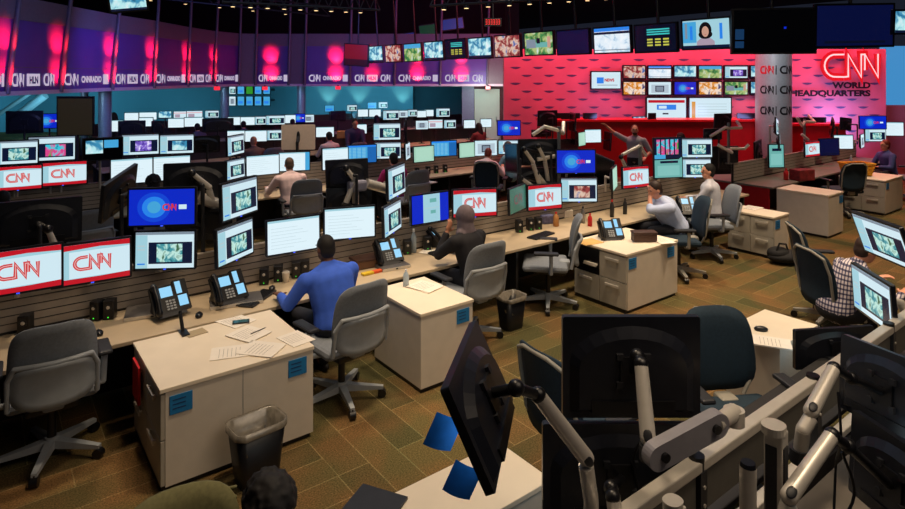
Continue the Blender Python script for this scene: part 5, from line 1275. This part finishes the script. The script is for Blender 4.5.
def plaid():
    m = mat('plaid_shirt', hexc(200, 196, 200), .85); nt = m.node_tree; L = nt.links; tc = nt.nodes.new('ShaderNodeTexCoord'); sx = nt.nodes.new('ShaderNodeSeparateXYZ'); L.new(tc.outputs['Object'], sx.inputs[0])
    outs = []
    ad = nt.nodes.new('ShaderNodeMath'); ad.operation = 'ADD'; L.new(sx.outputs['X'], ad.inputs[0]); L.new(sx.outputs['Y'], ad.inputs[1])
    for src in (ad.outputs[0], sx.outputs['Z']):
        mu = nt.nodes.new('ShaderNodeMath'); mu.operation = 'MULTIPLY'; mu.inputs[1].default_value = 24; L.new(src, mu.inputs[0])
        fr = nt.nodes.new('ShaderNodeMath'); fr.operation = 'FRACT'; L.new(mu.outputs[0], fr.inputs[0])
        gt = nt.nodes.new('ShaderNodeMath'); gt.operation = 'GREATER_THAN'; gt.inputs[1].default_value = .6; L.new(fr.outputs[0], gt.inputs[0]); outs.append(gt.outputs[0])
    s = nt.nodes.new('ShaderNodeMath'); s.operation = 'ADD'; L.new(outs[0], s.inputs[0]); L.new(outs[1], s.inputs[1])
    d = nt.nodes.new('ShaderNodeMath'); d.operation = 'MULTIPLY'; d.inputs[1].default_value = .5; L.new(s.outputs[0], d.inputs[0])
    r = nt.nodes.new('ShaderNodeValToRGB'); r.color_ramp.interpolation = 'CONSTANT'; r.color_ramp.elements[0].color = (*hexc(206, 196, 200), 1); r.color_ramp.elements[1].position = .4; r.color_ramp.elements[1].color = (*hexc(96, 92, 120), 1)
    e = r.color_ramp.elements.new(.9); e.color = (*hexc(34, 34, 60), 1)
    L.new(d.outputs[0], r.inputs['Fac']); L.new(r.outputs['Color'], nt.nodes['Principled BSDF'].inputs['Base Color']); return m
human('man in blue shirt seen from behind, typing at the white screens', 2.52, -.42, 6, lean=.3, hands=((-.28, .5, .8), (.24, .5, .8)), skin=M_skind, shirt=cloth('blue', (58, 100, 214)), hairkind='buzz', vox=.012, thick=1.32, head=(.1, 0, 0), seat=.56)
human('woman in grey headscarf and black top at the blue and white monitor', 4.30, -.22, 6, lean=.28, hands=((-.12, .30, 1.08), (.22, .46, .8)), skin=M_skinm, shirt=cloth('black', (24, 22, 28)), scarf=mat('scarf_grey', hexc(112, 98, 104), .85, noise=.15, scale=18), head=(.15, 0, .2), seat=.56, vox=.012)
human('man in light blue shirt leaning on desk with hand on his face', 8.08, -.30, 62, lean=.6, side=-.05, hands=((-.02, .40, 1.13), (.36, -.06, .70)), poles=((-.6, .2, -.8), (.7, -.6, .2)), skin=M_skin, shirt=cloth('pale_blue', (196, 210, 244)), hair=M_hairbrn, head=(.15, 0, .1), vox=.012, sleeve='rolled', seat=.56, thick=1.35)
human('man with dark hair in pale shirt sitting with his back to us, right of centre', 9.45, -.10, 24, lean=.12, hands=((-.1, .42, .8), (.1, .42, .8)), skin=M_skin, shirt=cloth('offwhite', (208, 208, 218)), head=(.15, 0, .45), vox=.013, seat=.56, thick=1.2)
human('man with cropped hair in pale pink shirt, seen from behind, second row', 4.25, 4.72, -6, lean=.2, hands=((-.3, .45, .85), (.28, .45, .85)), skin=M_skin, shirt=cloth('pale_pink', (236, 206, 204)), hair=M_hairgrey, hairkind='buzz', vox=.014, seat=.58, thick=1.2)
human('person with rounded black hair at the white screens, second row left', 2.02, 4.5, 0, lean=.2, shirt=cloth('dark', (34, 30, 40)), hairkind='curly', vox=.016)
human('person in dark jacket at the far left logo screens', .22, 4.35, 10, lean=.35, shirt=cloth('navy', (34, 36, 74)), vox=.016, head=(.2, 0, 0))
human('person with black hair and magenta top before the blue list screen', 6.25, 4.5, -6, lean=.15, shirt=cloth('magenta', (190, 40, 120)), vox=.016)
human('man in pale pink shirt leaning sideways toward his neighbour, second row right', 8.45, 4.5, -62, lean=.55, hands=((-.2, .62, .86), (.25, .55, .84)), shirt=cloth('pale_rose', (232, 204, 206)), hair=M_hairred, hairkind='buzz', vox=.016, head=(0, 0, 0))
human('person with brown hair in teal shirt beside the leaning man', 9.45, 4.7, 20, lean=.2, shirt=cloth('teal', (120, 160, 176)), hair=M_hairbrn, vox=.016, head=(.2, 0, 0))
human('bearded man in grey polo standing with one arm raised', 12.1, 3.3, 112, pose='stand', lean=.05, hands=((-.3, .22, 1.0), (.60, .22, 1.66)), poles=((-.5, -.4, -.6), (.3, -.2, -.9)), shirt=cloth('grey_polo', (156, 152, 160)), hair=M_hairbrn, hairkind='buzz', sleeve='short', beard=M_hairbrn, vox=.014, head=(.1, 0, .3), thick=1.12, z0=.0)
human('person in blue plaid shirt bent toward the lit screens at right', 6.70, -2.97, -128, lean=.5, hands=((-.2, .52, .78), (.2, .5, .76)), shirt=plaid(), skin=M_skin, hair=M_hairbrn, vox=.012, seat=.48, thick=1.25)
human('person with curly dark hair whose head shows at the bottom edge', .93, -2.98, 176, lean=.06, hands=((-.2, .4, .78), (.2, .4, .78)), shirt=cloth('charcoal', (36, 34, 38)), hairkind='curly', vox=.014, skin=M_skind, seat=.36)
human('person with auburn hair and blue top at far right', 16.75, -.35, 55, lean=.2, shirt=cloth('slate', (70, 80, 140)), hair=M_hairred, vox=.016, head=(.2, 0, 0))
human('person with long black hair sitting before the red counter', 14.4, 3.5, 20, lean=.1, shirt=cloth('black', (24, 22, 28)), hairkind='long', vox=.018)
def far_person(x, y, t, z, label, shirt, hair=None, hk='short', pose='sit', yaw=0, z0=0):
    p = Tp(x, y, t); z0 = p.z - (z)
    human(label, p.x, p.y - .12, yaw, pose=pose, lean=.15, shirt=shirt, hair=hair, hairkind=hk, vox=.022, z0=max(0, z0) if z0 > .25 else 0, face=False)
far_person(253, 139, 9.5, 1.26, 'bald headed person before two white screens, third row left', cloth('brown', (110, 84, 80)), M_skinm, 'buzz')
far_person(328.5, 131, 9.4, 1.26, 'man in white shirt with dark hair, third row beside orange carton', cloth('white', (226, 206, 206)))
far_person(352.5, 121, 9.4, 1.62, 'standing person in dark violet clothes near the orange carton', cloth('violet', (60, 48, 92)), None, 'short', 'stand', 160)
far_person(243, 121, 14.7, 1.26, 'small dark head before a white screen, fourth row left', cloth('grey', (90, 96, 110)))
far_person(197, 123, 14.6, 1.26, 'dark haired person in grey top before bright screen, deep left', cloth('grey', (90, 96, 110)))
far_person(376, 117, 14.6, 1.26, 'person with dark hair under the third wall light, fourth row', cloth('dark', (34, 30, 40)), None, 'long')
far_person(115, 112, 16.2, 1.62, 'dark standing figure just right of the grey column', cloth('black', (24, 22, 28)), None, 'long', 'stand', 40)
far_person(478, 127, 9.4, 1.26, 'person in reddish top between two white screens, third row right', cloth('rust', (120, 60, 60)), None, 'long')
far_person(292, 119, 14.6, 1.26, 'person with dark hair left of the deep blue screen, fourth row', cloth('dark', (34, 30, 40)))

# ------------------------------------------------------------------ overhead rig and lamps
b_ = MB()
for i, (xa, ya, xb, yb, Y, lb) in enumerate(((222, 2, 380, 10, 13, 'long ceiling truss with warm lamps above the balcony'), (430, 6, 630, -6, 12, 'ceiling truss above the hanging screens'), (-20, -20, 330, 16, 17, 'slanting ceiling truss at upper left'))):
    p0, p1 = D(xa, ya, Y), D(xb, yb, Y + 2); o = thing('lighting_truss', lb, 'truss', (p0 + p1) / 2); q = o.location
    d = (p1 - p0); b = MB(); n = 14
    up = Vector((0, 0, .3))
    b.tube([p0 - q, p1 - q], .03, M_dark, 6); b.tube([p0 - q + up, p1 - q + up], .03, M_dark, 6)
    for k in range(n): a = p0 + d * k / n - q; c = p0 + d * (k + 1) / n - q; b.tube([a, (a + c) / 2 + up, c], .014, M_dark, 5)
    part('lattice', b, o)
    for k in range(2):
        a = p0 + d * (.08 + .84 * k) - q; b = MB(); b.cyl(a + up, (a.x, a.y, 6.58 - q.z), .012, .012, M_dark, 6); part('hanger', b, o)
    WL = glow('warm_lamp', (255, 214, 150), 2.2)
    for k in range(9):
        a = p0 + d * (.06 + .1 * k) - q; b = MB(); b.cyl(a + Vector((0, 0, -.02)), a + Vector((0, 0, -.09)), .05, .06, M_black, 10); b.cyl(a + Vector((0, 0, -.088)), a + Vector((0, 0, -.094)), .045, .045, WL, 10); part('lamp', b, o)
for x, y, Y, lb in ((265, 88, 24.2, 'small red exit lamp under the balcony edge near the small blue screens'), (338, 87.5, 24.2, 'small red exit lamp under the balcony edge, middle'), (488, 87.5, 24.2, 'small red exit lamp above the green door'), (217, 88, 22.7, 'small red exit lamp under the balcony edge, leftmost')):
    p = D(x, y, Y); o = thing('exit_lamp', lb, 'lamp', p, (0, 0, -A)); b = MB(); b.span((-.1, -.05, -.08), (.1, .05, .06), glow('exit_red', (240, 40, 60), 1.2), bev=.01); part('lens', b, o); b = MB(); b.span((-.03, -.03, .06), (.03, .03, .1), M_dark); part('bracket', b, o)
p = D(493, 22, 14); o = thing('led_clock', 'red glowing digital clock hanging against the dark ceiling', 'clock', p, (0, 0, -A)); b = MB(); b.span((-.2, 0, -.09), (.2, .06, .09), M_black, bev=.006); part('case', b, o)
b = MB()
for k in range(6):
    x = -.17 + .058 * k
    for zz in (-.05, 0, .05): b.span((x, -.003, zz - .006), (x + .036, 0, zz + .006), glow('led_red', (255, 36, 40), 1.4))
    b.span((x + .03, -.003, -.05), (x + .038, 0, .05), glow('led_red', (255, 36, 40), 1.4))
part('digits', b, o); b = MB(); b.cyl((0, .03, .08), (0, .03, 6.58 - p.z), .015, .015, M_dark, 8); part('hanger', b, o)
# pale bars whose colour stands for slanting lit stair edges, far left
for (xa, ya, xb, yb, r_, lb) in ((-4, 116, 32, 92, .10, 'thin pale bar for a slanting lit edge under the balcony at far left'), (16, 117, 45, 95, .2, 'broad pale bar for a slanting lit edge under the balcony at far left')):
    p0, p1 = D(xa, ya, 29), D(xb, yb, 29); b = MB(); u = (p1 - p0).normalized(); q = (p0 + p1) / 2
    b.tube([p0 - q, p1 - q], r_, mat('lit_edge_pale', hexc(190, 206, 206), .6, noise=.04), 8); solo('lit_edge_bar', b, lb, 'bar', q)

# ------------------------------------------------------------------ lamps (light)
def area(name, loc, size, power, col, aim=None, sy=None, spread=None):
    l = bpy.data.lights.new(name, 'AREA'); l.energy = power; l.color = col; l.shape = 'RECTANGLE' if sy else 'DISK'; l.size = size
    if sy: l.size_y = sy
    if spread: l.spread = R(spread)
    o = bpy.data.objects.new(name, l); COL.objects.link(o); o.location = loc
    d = (Vector(aim) - Vector(loc)) if aim is not None else Vector((0, 0, -1)); o.rotation_euler = d.to_track_quat('-Z', 'Y').to_euler(); return o
def spot(name, loc, aim, power, col, ang=50, blend=.6, rad=.1):
    l = bpy.data.lights.new(name, 'SPOT'); l.energy = power; l.color = col; l.spot_size = R(ang); l.spot_blend = blend; l.shadow_soft_size = rad
    o = bpy.data.objects.new(name, l); COL.objects.link(o); o.location = loc; o.rotation_euler = (Vector(aim) - Vector(loc)).to_track_quat('-Z', 'Y').to_euler(); return o
W = (1.0, .77, .52)
for (x, y, pw, ang) in ((2.3, -2.1, 200, 62), (5.4, -1.9, 270, 70), (8.6, -2.2, 330, 75), (12.5, -2.2, 280, 75), (6.6, -4.2, 130, 55), (1.7, -.3, 90, 50), (4.3, .2, 170, 55), (8.2, .2, 200, 60), (16, -.8, 200, 70), (4.5, 4.1, 330, 42), (9.3, 4.6, 170, 60), (12.5, 3.2, 170, 60), (7, 9.4, 90, 65), (12, 9.6, 150, 65)):
    spot('ceiling_spot', (x, y, 6.2), (x, y, 0), pw * 3.0, W, ang, .8, .25)
area('warm_fill', (3.0, -5.2, 5.6), 4, 90, (1, .8, .6), (4, 1.5, .6))
for x, y in ((1.0, 1.5), (3.6, 1.6), (6.6, 1.7)): spot('back_fill_spot', (x, y, 6.2), (x, y - .4, 1.5), 420, W, 40, .8, .2)  # added spots that brighten the arched monitor backs
spot('rail_fill_spot', (2.6, -5.0, 5.6), (3.2, -4.0, 1.0), 260, W, 40, .9, .3)  # added spot lifting the near rail out of shadow
spot('back_fill_spot', (4.4, 4.2, 6.2), (4.9, 6.0, 1.7), 330, W, 30, .8, .2)  # added spot that brightens the silver computer back
for x, Y in ((105, 17.6), (84, 22), (225, 25.5), (301, 25.5)):
    p_ = VF @ Vector((xw(x - 12, Y), Y - 2.5, 2.3)); spot('column_fill', p_, VF @ Vector((xw(x, Y), Y, 1.5)), 70, (.6, .85, 1), 50, .8, .1)  # spots added in front to brighten the grey columns
p_ = VF @ Vector((xw(765, 13.5), 13.5, 5.2)); spot('column_fill_spot', p_, VF @ Vector((xw(773, 16.2), 16.2, 2.6)), 420, (.9, .95, 1), 40, .7, .2)  # added spot so the silver column reads bright
area('cool_fill', (6, 4, 6.4), 10, 110, (.55, .7, 1.0), None, 10)
# red wash on the sign wall, blue on its foot
for x in (1.8, 4.6, 7.4, 10.2, 12.2):
    p = VF @ Vector((x, YW - 2.0, 5.9)); q = VF @ Vector((x, YW, 2.6)); area('red_wash', p, 1.2, 150, (1, .10, .17), q)
for x in (4.5, 8, 11.3):
    p = VF @ Vector((x, YW - 1.0, 1.3)); q = VF @ Vector((x, YW, 2.2)); area('violet_wash', p, 1.4, 55, (.4, .42, 1), q)
# red glows on the balcony glass, violet wash over it
def seg_normal(i):
    p, q = bp(i), bp(i + 1); u = (q - p).normalized(); return p, q, Vector((u.y, -u.x, 0))
for i, f, pw in ((0, .98, 46), (1, .98, 60), (2, .98, 60), (3, .98, 56), (4, .98, 50), (5, .98, 46), (8, .45, 110), (10, .68, 110), (11, .5, 45), (12, .5, 100), (13, .45, 80)):
    p, q, n_ = seg_normal(i); c = p.lerp(q, f)
    for zz in (2.8, 3.5): spot('red_glow', (c.x + n_.x * .5, c.y + n_.y * .5, zz - .1), (c.x, c.y, zz + .15), pw * 4.0, (1, .012, .03), 66, 1, .08)
for x, Y in ((40, 10.5), (160, 15.5), (340, 20), (460, 20)):
    p = D(x, 40, Y); area('violet_fill', p, 2.5, 42, (.2, .24, 1), D(x + 8, 66, Y + 4))
# teal wash and uplights under the balcony
for x, pw in ((-60, 160), (60, 150), (160, 110), (330, 170), (400, 160)):
    p = VF @ Vector((xw(x, 27.5), 27.5, 1.4)); area('teal_wash', p, 2.5, pw * .6, (.22, .7, 1), VF @ Vector((xw(x, 31), 31, 2.3)))
for x in (327, 358, 402): p = VF @ Vector((xw(x, 30.6), 30.6, 1.05)); spot('wall_uplight', p, p + Vector((.15 * sa, .15 * ca, 1.2)), 90, (.6, 1, .9), 70, .7)
p = VF @ Vector((xw(487, 23), 23, 2.4)); area('door_light', p, .6, 40, (.8, 1, .9), VF @ Vector((xw(487, 25), 25, 1.2)))
w = bpy.data.worlds.new('world'); SC.world = w; w.use_nodes = True; bg = w.node_tree.nodes['Background']; bg.inputs[0].default_value = (.10, .12, .2, 1); bg.inputs[1].default_value = .10
